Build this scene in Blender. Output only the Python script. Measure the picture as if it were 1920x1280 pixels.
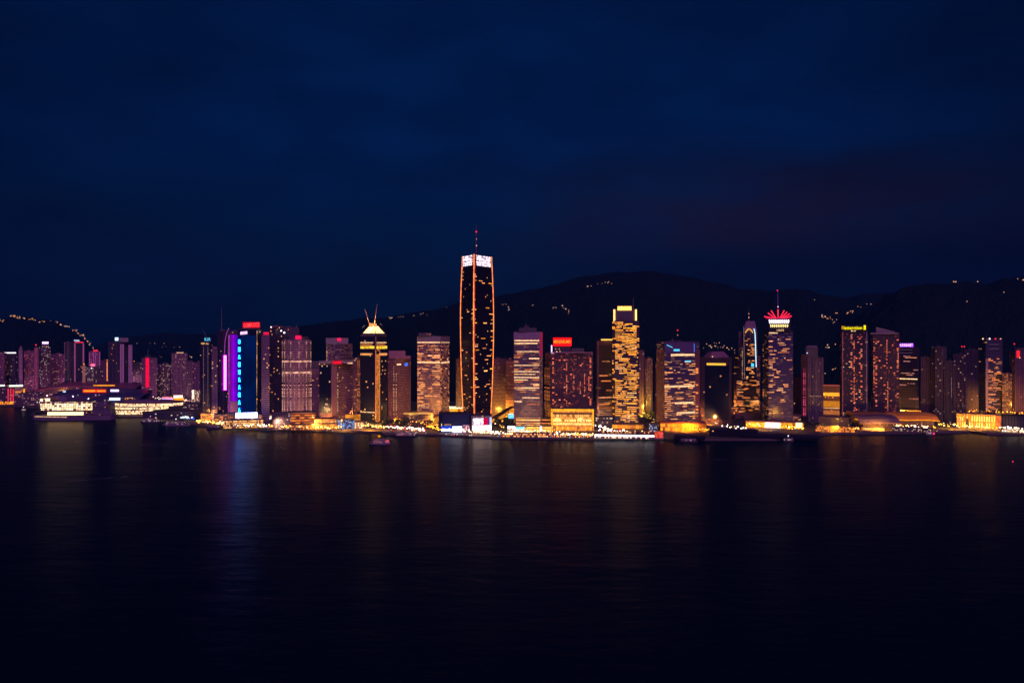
import bpy, bmesh, math, random
from mathutils import Vector, Matrix, noise
SC = bpy.context.scene
COL = SC.collection
for o in list(bpy.data.objects): bpy.data.objects.remove(o)
R = math.radians
# ------------------------------------------------------------------ camera, sky, facade fill light, exposure
CAMZ, FOC, CX, CY = 176.0, 1500.0, 960.0, 640.0      # focal length in pixels of the 1920 px photograph
cd = bpy.data.cameras.new('camera'); cam = bpy.data.objects.new('camera', cd); COL.objects.link(cam)
cam.location = (0, 0, CAMZ); cam.rotation_euler = (R(90), 0, 0)
cd.sensor_width = 36; cd.lens = 36*FOC/1920; cd.clip_start = 1; cd.clip_end = 60000
SC.camera = cam
SC.view_settings.view_transform = 'Standard'; SC.view_settings.look = 'None'
SC.view_settings.exposure = 0; SC.view_settings.gamma = 1
SC.cycles.use_denoising = True
SC.cycles.max_bounces = 4; SC.cycles.diffuse_bounces = 2; SC.cycles.glossy_bounces = 3
SC.cycles.sample_clamp_indirect = 6

def build_world():
    w = bpy.data.worlds.new('World'); SC.world = w; w.use_nodes = True
    nt = w.node_tree; N = nt.nodes; L = nt.links; N.clear()
    out = N.new('ShaderNodeOutputWorld'); bg = N.new('ShaderNodeBackground'); L.new(bg.outputs[0], out.inputs[0])
    tc = N.new('ShaderNodeTexCoord'); sep = N.new('ShaderNodeSeparateXYZ'); L.new(tc.outputs['Generated'], sep.inputs[0])
    ramp = N.new('ShaderNodeValToRGB'); L.new(sep.outputs['Z'], ramp.inputs[0])
    cr = ramp.color_ramp
    stops = [(0.0, (.0004, .0040, .015)), (0.06, (.0004, .0058, .023)), (0.14, (.0003, .0085, .042)), (0.24, (.0002, .0112, .066)),
             (0.36, (.0002, .0098, .058)), (1.0, (.0003, .006, .035))]
    cr.elements[0].position = stops[0][0]; cr.elements[0].color = stops[0][1]+(1,)
    cr.elements[1].position = 1; cr.elements[1].color = stops[-1][1]+(1,)
    for p, c in stops[1:-1]:
        e = cr.elements.new(p); e.color = c+(1,)
    def math_(op, a, b=None, c=None):
        n = N.new('ShaderNodeMath'); n.operation = op; n.use_clamp = False
        for i, v in enumerate((a, b, c)):
            if v is None: continue
            if isinstance(v, (int, float)): n.inputs[i].default_value = v
            else: L.new(v, n.inputs[i])
        return n.outputs[0]
    mp = N.new('ShaderNodeMapping'); mp.inputs['Scale'].default_value = (2.2, 2.2, 7.0); L.new(tc.outputs['Generated'], mp.inputs[0])
    nz = N.new('ShaderNodeTexNoise'); nz.inputs['Scale'].default_value = 2.3; nz.inputs['Detail'].default_value = 6; nz.inputs['Roughness'].default_value = .55
    L.new(mp.outputs[0], nz.inputs['Vector'])
    nv = nz.outputs[0]
    # dusk-lit cloud bank over the hill
    dz = math_('DIVIDE', math_('SUBTRACT', sep.outputs['Z'], .142), .062)
    band = math_('EXPONENT', math_('MULTIPLY', math_('MULTIPLY', dz, dz), -1))
    side = N.new('ShaderNodeMapRange'); side.inputs[1].default_value = -.06; side.inputs[2].default_value = .24; side.clamp = True
    L.new(sep.outputs['X'], side.inputs[0])
    nm = N.new('ShaderNodeMapRange'); nm.inputs[1].default_value = .26; nm.inputs[2].default_value = .66; L.new(nv, nm.inputs[0])
    mask = math_('MULTIPLY', math_('MULTIPLY', band, side.outputs[0]), nm.outputs[0])
    mx = N.new('ShaderNodeMix'); mx.data_type = 'RGBA'
    L.new(mask, mx.inputs[0]); L.new(ramp.outputs[0], mx.inputs[6]); mx.inputs[7].default_value = (.0118, .0078, .027, 1)
    # darker broken overcast
    dk = N.new('ShaderNodeMapRange'); dk.inputs[1].default_value = .3; dk.inputs[2].default_value = .7; dk.inputs[3].default_value = 1.22; dk.inputs[4].default_value = .72
    L.new(nv, dk.inputs[0])
    ax = math_('ABSOLUTE', math_('ADD', sep.outputs['X'], .03))
    vg = math_('SUBTRACT', .96, math_('MULTIPLY', math_('MULTIPLY', ax, ax), 1.5))
    st = math_('MULTIPLY', dk.outputs[0], vg)
    # low dark cloud resting on the hills
    ez = math_('DIVIDE', math_('SUBTRACT', sep.outputs['Z'], .082), .034)
    lowc = math_('MULTIPLY', math_('EXPONENT', math_('MULTIPLY', math_('MULTIPLY', ez, ez), -1)), side.outputs[0])
    st = math_('MULTIPLY', st, math_('SUBTRACT', 1.0, math_('MULTIPLY', lowc, .6)))
    L.new(mx.outputs[2], bg.inputs[0]); L.new(st, bg.inputs[1])
build_world()

sd = bpy.data.lights.new('facade_fill', 'SUN'); sun = bpy.data.objects.new('facade_fill', sd); COL.objects.link(sun)
sd.energy = .88; sd.angle = R(25); sd.color = (.90, .31, .95)          # violet fill from behind the camera, added to brighten the facades
sun.rotation_euler = (R(70), 0, R(14))

# ------------------------------------------------------------------ helpers
def W(px, py, Y): return Vector(((px-CX)*Y/FOC, Y, CAMZ-(py-CY)*Y/FOC))
G = 3.5
def groundY(py, z=G): return (CAMZ-z)*FOC/(py-CY)
def tag(o, label=None, cat=None, group=None, kind=None):
    for k, v in (('label', label), ('category', cat), ('group', group), ('kind', kind)):
        if v: o[k] = v
    return o
def empty(name, loc, rz=0):
    o = bpy.data.objects.new(name, None); COL.objects.link(o); o.location = loc; o.rotation_euler = (0, 0, rz); o.empty_display_size = 2
    return o
class MB:
    def __init__(s): s.v = []; s.f = []; s.m = []; s.uv = []
    def face(s, pts, mi=0, uv=None):
        i = len(s.v); s.v += [tuple(p) for p in pts]; s.f.append(tuple(range(i, i+len(pts)))); s.m.append(mi)
        s.uv.append(uv or [(p[0]+p[1], p[2]) for p in pts])
    def box(s, x0, x1, y0, y1, z0, z1, mi=0, M=None, top=None):
        P = [Vector(p) for p in ((x0,y0,z0),(x1,y0,z0),(x1,y1,z0),(x0,y1,z0),(x0,y0,z1),(x1,y0,z1),(x1,y1,z1),(x0,y1,z1))]
        for k, (q, ax) in enumerate((((0,1,5,4),0),((1,2,6,5),1),((2,3,7,6),0),((3,0,4,7),1),((4,5,6,7),2),((3,2,1,0),2))):
            uv = [((P[i].x, P[i].z) if ax == 0 else (P[i].y, P[i].z) if ax == 1 else (P[i].x, P[i].y)) for i in q]
            s.face([(M @ P[i]) if M else P[i] for i in q], top if (top is not None and k == 4) else mi, uv)
    def prism(s, poly, z0, z1, mi=0, top=None, sc=None, zs=None, cap=True, bottom=False):
        """poly counter-clockwise; sc(t) scales about the centroid, t in 0..1 over the height"""
        n = len(poly); c = Vector((sum(p[0] for p in poly)/n, sum(p[1] for p in poly)/n))
        zs = zs or [0, 1]; rings = []
        for t in zs:
            k = sc(t) if sc else 1
            rings.append([(c.x+(p[0]-c.x)*k, c.y+(p[1]-c.y)*k, z0+(z1-z0)*t) for p in poly])
        per = [0]
        for i in range(n): per.append(per[-1]+(Vector(poly[(i+1) % n])-Vector(poly[i])).length)
        for a, b in zip(rings, rings[1:]):
            for i in range(n):
                j = (i+1) % n
                s.face([a[i], a[j], b[j], b[i]], mi, [(per[i], a[i][2]), (per[i+1], a[i][2]), (per[i+1], b[i][2]), (per[i], b[i][2])])
        if cap: s.face(rings[-1], mi if top is None else top, [(p[0], p[1]) for p in rings[-1]])
        if bottom: s.face(rings[0][::-1], mi if top is None else top, [(p[0], p[1]) for p in rings[0][::-1]])
    def tube(s, p, q, r0, r1, n=6, mi=0):
        p, q = Vector(p), Vector(q); d = (q-p).normalized(); a = d.orthogonal().normalized(); b = d.cross(a)
        A = [p+(a*math.cos(t)+b*math.sin(t))*r0 for t in [2*math.pi*i/n for i in range(n)]]
        B = [q+(a*math.cos(t)+b*math.sin(t))*r1 for t in [2*math.pi*i/n for i in range(n)]]
        for i in range(n):
            j = (i+1) % n; s.face([A[i], A[j], B[j], B[i]], mi, [(i, 0), (i+1, 0), (i+1, 1), (i, 1)])
        s.face(B, mi); s.face(A[::-1], mi)
    def ball(s, c, r, mi=0, n=8, m=5, sz=1):
        c = Vector(c); rows = []
        for j in range(m+1):
            ph = math.pi*j/m
            rows.append([c+Vector((r*math.sin(ph)*math.cos(2*math.pi*i/n), r*math.sin(ph)*math.sin(2*math.pi*i/n), -r*sz*math.cos(ph))) for i in range(n)])
        for j in range(m):
            for i in range(n):
                k = (i+1) % n
                if j == 0: s.face([rows[0][0], rows[1][k], rows[1][i]], mi)
                elif j == m-1: s.face([rows[j][i], rows[j][k], rows[m][0]], mi)
                else: s.face([rows[j][i], rows[j][k], rows[j+1][k], rows[j+1][i]], mi)
    def mesh(s, name, mats):
        me = bpy.data.meshes.new(name); me.from_pydata(s.v, [], s.f)
        for m in (mats if isinstance(mats, (list, tuple)) else [mats]): me.materials.append(m)
        me.polygons.foreach_set('material_index', s.m)
        ul = me.uv_layers.new(name='UVMap'); ul.data.foreach_set('uv', [c for f in s.uv for p in f for c in p])
        me.update(); return me
    def build(s, name, mats, parent=None, loc=(0, 0, 0), rz=0):
        o = bpy.data.objects.new(name, s.mesh(name, mats)); COL.objects.link(o); o.location = loc; o.rotation_euler = (0, 0, rz)
        if parent: o.parent = parent
        return o

# ------------------------------------------------------------------ materials
def facade_group():
    g = bpy.data.node_groups.new('facade_pattern', 'ShaderNodeTree')
    def si(n, t='NodeSocketFloat'): g.interface.new_socket(name=n, in_out='INPUT', socket_type=t)
    for n in ('Wall', 'Glass', 'ColA', 'ColB'): si(n, 'NodeSocketColor')
    for n in ('CellW', 'FloorH', 'WinW', 'WinH', 'Lit', 'Run', 'Strength', 'Seed'): si(n)
    for n, t in (('Base', 'NodeSocketColor'), ('Rough', 'NodeSocketFloat'), ('EmCol', 'NodeSocketColor'), ('EmStr', 'NodeSocketFloat')):
        g.interface.new_socket(name=n, in_out='OUTPUT', socket_type=t)
    N = g.nodes; L = g.links; I = N.new('NodeGroupInput').outputs; O = N.new('NodeGroupOutput').inputs
    def m(op, a, b=None):
        n = N.new('ShaderNodeMath'); n.operation = op
        for i, v in enumerate((a, b)):
            if v is None: continue
            if isinstance(v, (int, float)): n.inputs[i].default_value = v
            else: L.new(v, n.inputs[i])
        return n.outputs[0]
    uv = N.new('ShaderNodeUVMap'); uv.uv_map = 'UVMap'; sp = N.new('ShaderNodeSeparateXYZ'); L.new(uv.outputs[0], sp.inputs[0])
    u = m('DIVIDE', sp.outputs[0], I['CellW']); v = m('DIVIDE', sp.outputs[1], I['FloorH'])
    fu, fv = m('FLOOR', u), m('FLOOR', v)
    mk = m('MULTIPLY', m('LESS_THAN', m('ABSOLUTE', m('SUBTRACT', m('FRACT', u), .5)), m('MULTIPLY', I['WinW'], .5)),
           m('LESS_THAN', m('ABSOLUTE', m('SUBTRACT', m('FRACT', v), .5)), m('MULTIPLY', I['WinH'], .5)))
    def wn(x, y, z):
        c = N.new('ShaderNodeCombineXYZ')
        for i, q in enumerate((x, y, z)): L.new(q, c.inputs[i])
        w = N.new('ShaderNodeTexWhiteNoise'); w.noise_dimensions = '3D'; L.new(c.outputs[0], w.inputs['Vector']); return w.outputs['Value']
    ru = m('FLOOR', m('DIVIDE', m('ADD', fu, m('MULTIPLY', fv, 3.37)), I['Run']))
    r1 = wn(ru, fv, I['Seed']); r2 = wn(fu, fv, m('ADD', I['Seed'], 11.5)); r3 = wn(fu, fv, m('ADD', I['Seed'], 23.5))
    lit = m('MULTIPLY', m('MULTIPLY', m('LESS_THAN', r1, I['Lit']), m('LESS_THAN', r3, .93)), mk)
    mc = N.new('ShaderNodeMix'); mc.data_type = 'RGBA'; L.new(r2, mc.inputs[0]); L.new(I['ColA'], mc.inputs[6]); L.new(I['ColB'], mc.inputs[7])
    L.new(mc.outputs[2], O['EmCol'])
    L.new(m('MULTIPLY', m('MULTIPLY', lit, I['Strength']), m('ADD', .5, m('MULTIPLY', r3, 1.3))), O['EmStr'])
    # slight weathering and panel-to-panel variation of the cladding
    tx = N.new('ShaderNodeTexCoord'); nz = N.new('ShaderNodeTexNoise'); nz.inputs['Scale'].default_value = .06; nz.inputs['Detail'].default_value = 4
    L.new(tx.outputs['Object'], nz.inputs['Vector'])
    va = m('ADD', m('ADD', m('MULTIPLY', nz.outputs[0], .5), .65), m('MULTIPLY', r2, .2))
    sw = N.new('ShaderNodeMix'); sw.data_type = 'RGBA'; sw.blend_type = 'MULTIPLY'; sw.inputs[0].default_value = 1
    cb = N.new('ShaderNodeCombineColor')
    for i in range(3): L.new(va, cb.inputs[i])
    L.new(I['Wall'], sw.inputs[6]); L.new(cb.outputs[0], sw.inputs[7])
    bm = N.new('ShaderNodeMix'); bm.data_type = 'RGBA'; L.new(mk, bm.inputs[0]); L.new(sw.outputs[2], bm.inputs[6]); L.new(I['Glass'], bm.inputs[7])
    L.new(bm.outputs[2], O['Base']); L.new(m('SUBTRACT', .8, m('MULTIPLY', mk, .62)), O['Rough'])
    return g
FG = facade_group(); SEED = [0]
WARM, PALE, ORANGE, RED, GOLD, WHITE, PINK = (1, .32, .05), (1, .54, .20), (1, .24, .012), (1, .08, .03), (1, .38, .008), (1, .86, .72), (1, .25, .45)
def facade(name, wall, glass=(.02, .022, .035), cw=3.2, fh=3.8, ww=.7, wh=.5, lit=.1, a=WARM, b=PALE, s=.8, run=1.0):
    SEED[0] += 7
    mt = bpy.data.materials.new(name); mt.use_nodes = True; nt = mt.node_tree; bs = nt.nodes['Principled BSDF']
    g = nt.nodes.new('ShaderNodeGroup'); g.node_tree = FG; I = g.inputs
    for k, c in (('Wall', wall), ('Glass', glass), ('ColA', a), ('ColB', b)): I[k].default_value = tuple(c)+(1,)
    for k, c in (('CellW', cw), ('FloorH', fh), ('WinW', ww), ('WinH', wh), ('Lit', lit), ('Run', run), ('Strength', s), ('Seed', SEED[0]+.5)): I[k].default_value = c
    L = nt.links; L.new(g.outputs['Base'], bs.inputs['Base Color']); L.new(g.outputs['Rough'], bs.inputs['Roughness'])
    L.new(g.outputs['EmCol'], bs.inputs['Emission Color']); L.new(g.outputs['EmStr'], bs.inputs['Emission Strength'])
    mt.cycles.emission_sampling = 'NONE' if lit*s < .5 else 'AUTO'
    return mt
def plain(name, c, rough=.75, metal=0, var=.25, scale=.15):
    mt = bpy.data.materials.new(name); mt.use_nodes = True; nt = mt.node_tree; bs = nt.nodes['Principled BSDF']
    bs.inputs['Roughness'].default_value = rough; bs.inputs['Metallic'].default_value = metal
    tx = nt.nodes.new('ShaderNodeTexCoord'); nz = nt.nodes.new('ShaderNodeTexNoise'); nz.inputs['Scale'].default_value = scale; nz.inputs['Detail'].default_value = 5
    nt.links.new(tx.outputs['Object'], nz.inputs['Vector'])
    mx = nt.nodes.new('ShaderNodeMix'); mx.data_type = 'RGBA'; nt.links.new(nz.outputs[0], mx.inputs[0])
    mx.inputs[6].default_value = tuple(x*(1-var) for x in c)+(1,); mx.inputs[7].default_value = tuple(x*(1+var) for x in c)+(1,)
    nt.links.new(mx.outputs[2], bs.inputs['Base Color'])
    return mt
_gl = {}
def glow(name, c, s, rnd=0, mottle=0, sample=True, mscale=.4):
    """emissive surface"""
    k = (name, tuple(c), s, rnd, mottle)
    if k not in _gl: _gl[k] = _glow(name, c, s, rnd, mottle, sample, mscale)
    return _gl[k]
def _glow(name, c, s, rnd, mottle, sample, mscale):
    mt = bpy.data.materials.new(name); mt.use_nodes = True; nt = mt.node_tree; N = nt.nodes; L = nt.links
    for n in list(N): N.remove(n)
    out = N.new('ShaderNodeOutputMaterial'); em = N.new('ShaderNodeEmission'); L.new(em.outputs[0], out.inputs[0])
    em.inputs[0].default_value = tuple(c)+(1,); em.inputs[1].default_value = s
    cur = None
    if rnd:
        oi = N.new('ShaderNodeObjectInfo'); mr = N.new('ShaderNodeMapRange'); L.new(oi.outputs['Random'], mr.inputs[0])
        mr.inputs[3].default_value = s*(1-rnd); mr.inputs[4].default_value = s*(1+rnd); cur = mr.outputs[0]; L.new(cur, em.inputs[1])
        pw = N.new('ShaderNodeMath'); pw.operation = 'MULTIPLY'; pw.inputs[1].default_value = 17.31; L.new(oi.outputs['Random'], pw.inputs[0]); fr = N.new('ShaderNodeMath'); fr.operation = 'FRACT'; L.new(pw.outputs[0], fr.inputs[0])
        p3 = N.new('ShaderNodeMath'); p3.operation = 'POWER'; p3.inputs[1].default_value = 2.5; L.new(fr.outputs[0], p3.inputs[0]); cm = N.new('ShaderNodeMix'); cm.data_type = 'RGBA'; L.new(p3.outputs[0], cm.inputs[0])
        cm.inputs[6].default_value = tuple(c)+(1,); cm.inputs[7].default_value = tuple(x+(w-x)*.28 for x, w in zip(c, (1, .78, .5)))+(1,); L.new(cm.outputs[2], em.inputs[0])
    if mottle:
        tx = N.new('ShaderNodeTexCoord'); ge = N.new('ShaderNodeNewGeometry'); nz = N.new('ShaderNodeTexNoise'); nz.inputs['Scale'].default_value = mscale; nz.inputs['Detail'].default_value = 3
        L.new(ge.outputs['Position'], nz.inputs['Vector']); mr2 = N.new('ShaderNodeMapRange'); L.new(nz.outputs[0], mr2.inputs[0])
        mr2.inputs[1].default_value = .35; mr2.inputs[2].default_value = .65
        mr2.inputs[3].default_value = 1-mottle; mr2.inputs[4].default_value = 1+mottle
        mm = N.new('ShaderNodeMath'); mm.operation = 'MULTIPLY'; L.new(mr2.outputs[0], mm.inputs[0])
        if cur: L.new(cur, mm.inputs[1])
        else: mm.inputs[1].default_value = s
        L.new(mm.outputs[0], em.inputs[1])
    mt.cycles.emission_sampling = 'AUTO' if sample else 'NONE'
    return mt
ROOF = plain('roof_felt', (.06, .055, .065)); CONC = plain('grey_concrete', (.30, .27, .30)); CONCP = plain('pinkish_concrete', (.30, .15, .24))
CONCD = plain('dark_concrete', (.10, .09, .11)); STEEL = plain('painted_steel', (.28, .25, .27), .5); DARKM = plain('dark_cladding', (.035, .035, .055), .35)
GLASSD = plain('dark_blue_glass', (.008, .014, .045), .15); TAN = plain('tan_stone', (.36, .24, .17)); BLACKM = plain('black_metal', (.02, .02, .025), .5)
NEON = glow('orange_red_neon', (1, .23, .055), 1.9, mottle=.35, mscale=.12); LITW = glow('warm_lit_pane', (1, .33, .085), 1.35, rnd=.55, mottle=.4, sample=False)
LITG = glow('golden_lit_pane', (1, .33, .014), 1.5, rnd=.6, mottle=.45, sample=False); LITR = glow('reddish_lit_pane', (1, .16, .06), 1.1, rnd=.6, sample=False)
LITP = glow('pale_lit_pane', (1, .56, .27), 1.25, rnd=.5, mottle=.4, sample=False); LITO = glow('orange_lit_pane', (1, .25, .05), 1.0, rnd=.55, mottle=.4, sample=False)
WHITEL = glow('white_light', (1, .93, 1), 2.6, mottle=.3); GOLDL = glow('gold_light', (1, .55, .10), 1.6, mottle=.25); CYANL = glow('cyan_light', (.004, .26, 1), 28)
CYANM = glow('cyan_mark_light', (.10, .65, 1), 1.3)
REDL = glow('red_light', (1, .02, .06), 1.5); REDD = glow('red_sign_face', (.75, .0, .012), .8); YELL = glow('yellow_letter_light', (1, .80, .0), 1.5)
VIOL = glow('violet_light', (.36, .0, .95), .75, mottle=.2, mscale=.05); VIOLW = glow('pale_violet_light', (.9, .55, 1), 2.0); PINKL = glow('pink_neon', (1, .45, .95), 1.5)
MAGD = glow('dim_magenta_neon', (.75, .12, .75), .5, mottle=.5); BLUEL = glow('blue_light', (.05, .18, 1), 1.2); BLUEW = glow('blue_white_light', (.55, .75, 1), 1.8)
ORL = glow('orange_floodlit_bulb', (1, .34, .008), 1.5, mottle=.35); FIRE = glow('orange_sign_letters', (1, .085, .004), 5)

def beads(name, c, s, period=4.0, duty=.45):
    m_ = _glow(name, c, s, 0, 0, False, .4); nt = m_.node_tree; N = nt.nodes; L = nt.links; em = [n for n in N if n.type == 'EMISSION'][0]
    g = N.new('ShaderNodeTexCoord'); sp = N.new('ShaderNodeSeparateXYZ'); L.new(g.outputs['Object'], sp.inputs[0]); a = N.new('ShaderNodeMath'); a.operation = 'DIVIDE'; a.inputs[1].default_value = period; L.new(sp.outputs[2], a.inputs[0])
    f_ = N.new('ShaderNodeMath'); f_.operation = 'FRACT'; L.new(a.outputs[0], f_.inputs[0]); w = N.new('ShaderNodeTexWhiteNoise'); w.noise_dimensions = '1D'; fl = N.new('ShaderNodeMath'); fl.operation = 'FLOOR'; L.new(a.outputs[0], fl.inputs[0]); L.new(fl.outputs[0], w.inputs['W'])
    l_ = N.new('ShaderNodeMath'); l_.operation = 'LESS_THAN'; l_.inputs[1].default_value = duty; L.new(f_.outputs[0], l_.inputs[0]); m2 = N.new('ShaderNodeMath'); m2.operation = 'MULTIPLY'; m2.inputs[1].default_value = s*1.6; L.new(l_.outputs[0], m2.inputs[0])
    m3 = N.new('ShaderNodeMath'); m3.operation = 'MULTIPLY'; L.new(m2.outputs[0], m3.inputs[0]); L.new(w.outputs['Value'], m3.inputs[1]); L.new(m3.outputs[0], em.inputs[1]); return m_
BEADP = beads('pale_bead_light', (1, .56, .3), 1.3); BEADO = beads('amber_bead_light', (1, .28, .06), 1.2); BEADR = beads('rosy_bead_light', (1, .45, .34), 1.2); BEADM = beads('magenta_bead_light', (1, .10, .26), 1.2, 2.8); BEADT = beads('reddish_window_stack', (1, .12, .05), 1.3, 3.7)
# ------------------------------------------------------------------ land, water, hills
shore = [(-500, 762), (0, 762), (30, 763), (70, 766), (200, 783), (336, 783), (352, 797), (420, 802), (480, 806), (560, 808), (640, 810), (715, 812), (720, 816), (800, 816), (880, 820),
         (960, 823), (1110, 824.5), (1245, 822), (1262, 826), (1530, 826), (1540, 816), (1600, 814), (1740, 813), (1820, 811), (1850, 815), (1920, 816), (2500, 818)]
pts = [Vector(((x-CX)*176/(y-CY), 176*FOC/(y-CY))) for x, y in shore]
pts = [Vector((p.x, p.y)) for p in pts]
bm = bmesh.new()
back = [Vector((12000, pts[-1].y)), Vector((12000, 16000)), Vector((-12000, 16000)), Vector((-12000, pts[0].y))]
vs = [bm.verts.new((p.x, p.y, G)) for p in pts+back]
f = bm.faces.new(vs); 
if f.normal.z < 0: f.normal_flip()
lo = [bm.verts.new((p.x, p.y, -3)) for p in pts]
for i in range(len(pts)-1): bm.faces.new((lo[i], lo[i+1], vs[i+1], vs[i]))
bmesh.ops.triangulate(bm, faces=[f])
me = bpy.data.meshes.new('land'); bm.to_mesh(me); bm.free(); me.materials.append(plain('paved_ground', (.13, .11, .10), .8, scale=.02))
tag(bpy.data.objects.new('ground', me), kind='structure'); COL.objects.link(bpy.data.objects['ground'])

pv_ = MB(); PAVE = plain('pale_granite_paving', (.26, .21, .17), .8, scale=.3)
sp_ = [(x, y) for x, y in shore if 352 <= x <= 1245] + [None] + [(x, y) for x, y in shore if 1540 <= x <= 1920]
for a, b in zip(sp_, sp_[1:]):
    if a and b:
        A, B = [Vector(((x-CX)*176/(y-CY), 176*FOC/(y-CY)+1.2, G+.02)) for x, y in (a, b)]
        A2, B2 = A*1.045, B*1.045; A2.z = B2.z = G+.02; pv_.face([A, B, B2, A2])
tag(pv_.build('pavement', PAVE), kind='structure')
def water():
    mt = bpy.data.materials.new('harbour_water'); mt.use_nodes = True; nt = mt.node_tree; bs = nt.nodes['Principled BSDF']; N = nt.nodes; L = nt.links
    bs.inputs['Base Color'].default_value = (.0004, .015, .036, 1); bs.inputs['Roughness'].default_value = .3; bs.inputs['IOR'].default_value = 1.037
    tx = N.new('ShaderNodeTexCoord'); prev = None
    for sc, st, ds, det in ((.012, .2, 8, 3), (.07, .42, 1.8, 4), (.4, .45, .5, 2)):
        mp = N.new('ShaderNodeMapping'); mp.inputs['Scale'].default_value = (.55, 1.25, 1); mp.inputs['Rotation'].default_value = (0, 0, R(6)); L.new(tx.outputs['Object'], mp.inputs[0])
        nz = N.new('ShaderNodeTexNoise'); nz.inputs['Scale'].default_value = sc; nz.inputs['Detail'].default_value = det; L.new(mp.outputs[0], nz.inputs['Vector'])
        b = N.new('ShaderNodeBump'); b.inputs['Strength'].default_value = st; b.inputs['Distance'].default_value = ds; L.new(nz.outputs[0], b.inputs['Height'])
        if prev: L.new(prev, b.inputs['Normal'])
        prev = b.outputs[0]
    L.new(prev, bs.inputs['Normal'])
    q = MB(); q.face([(-14000, -600, 0), (14000, -600, 0), (14000, 20000, 0), (-14000, 20000, 0)])
    return tag(q.build('water', mt), kind='structure')
water()

def interp(tab, x):
    if x <= tab[0][0]: return tab[0][1]
    for (a, b), (c, d) in zip(tab, tab[1:]):
        if x <= c: return b+(d-b)*(x-a)/(c-a)
    return tab[-1][1]
HILLS = {
 'far': dict(ridge=[(-400, 612), (-60, 606), (0, 598), (30, 590), (60, 596), (100, 603), (130, 617), (150, 630), (170, 650), (188, 668), (215, 690), (240, 715)], Y0=3000, Y1=4600),
 'low': dict(ridge=[(90, 690), (150, 660), (200, 640), (250, 629), (300, 624), (360, 625), (420, 628), (500, 622), (560, 618), (620, 625), (700, 650)], Y0=3300, Y1=5600),
 'main': dict(ridge=[(470, 660), (540, 620), (570, 609), (640, 600), (700, 597), (760, 588), (840, 574), (900, 558), (960, 551), (1010, 541), (1060, 525), (1120, 513), (1200, 508), (1255, 511), (1320, 524),
              (1390, 540), (1440, 545), (1490, 542), (1520, 545), (1550, 553), (1590, 556), (1630, 552), (1680, 548), (1740, 540), (1850, 530), (2000, 520), (2300, 540)], Y0=2300, Y1=4300),
 'near': dict(ridge=[(1560, 640), (1620, 585), (1660, 556), (1690, 540), (1720, 531), (1745, 531), (1790, 529), (1830, 531), (1860, 527), (1885, 521), (1920, 519), (2100, 505), (2500, 520)], Y0=2300, Y1=3300)}
def hill_h(h, px, t):
    Y = h['Y0']+(h['Y1']-h['Y0'])*t
    zr = CAMZ-(interp(h['ridge'], px)-CY)*h['Y1']/FOC
    return Y, G+(zr-G)*(t*t*(3-2*t)*.55+t*.45)
HM = bpy.data.materials.new('wooded_slope'); HM.use_nodes = True
HM.node_tree.nodes['Principled BSDF'].inputs['Base Color'].default_value = (.012, .024, .022, 1); HM.node_tree.nodes['Principled BSDF'].inputs['Roughness'].default_value = 1
HM.node_tree.nodes['Principled BSDF'].inputs['Specular IOR Level'].default_value = 0
for nm, h in HILLS.items():
    x0, x1 = h['ridge'][0][0], h['ridge'][-1][0]; step = 3; nx = int((x1-x0)/step)+1; nt_ = 60
    V = []; F = []
    for j in range(nt_+2):
        for i in range(nx):
            px = x0+i*step
            if j <= nt_:
                t = j/nt_; Y, z = hill_h(h, px, t)
                k = min(1, t*3)
                z += k*(14*noise.noise((px*.03, t*9, 3))+5*noise.noise((px*.16, t*70, 7))+3.5*noise.noise((px*.5, t*220, 1))) - (6 if t == 1 else 0)
            else: Y = h['Y1']+1500; z = -5
            V.append(((px-CX)*Y/FOC, Y, z))
    for j in range(nt_+1):
        for i in range(nx-1): F.append((j*nx+i, j*nx+i+1, (j+1)*nx+i+1, (j+1)*nx+i))
    me = bpy.data.meshes.new('hill'); me.from_pydata(V, [], F); me.materials.append(HM)
    o = bpy.data.objects.new('hill', me); COL.objects.link(o); tag(o, kind='structure')

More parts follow.
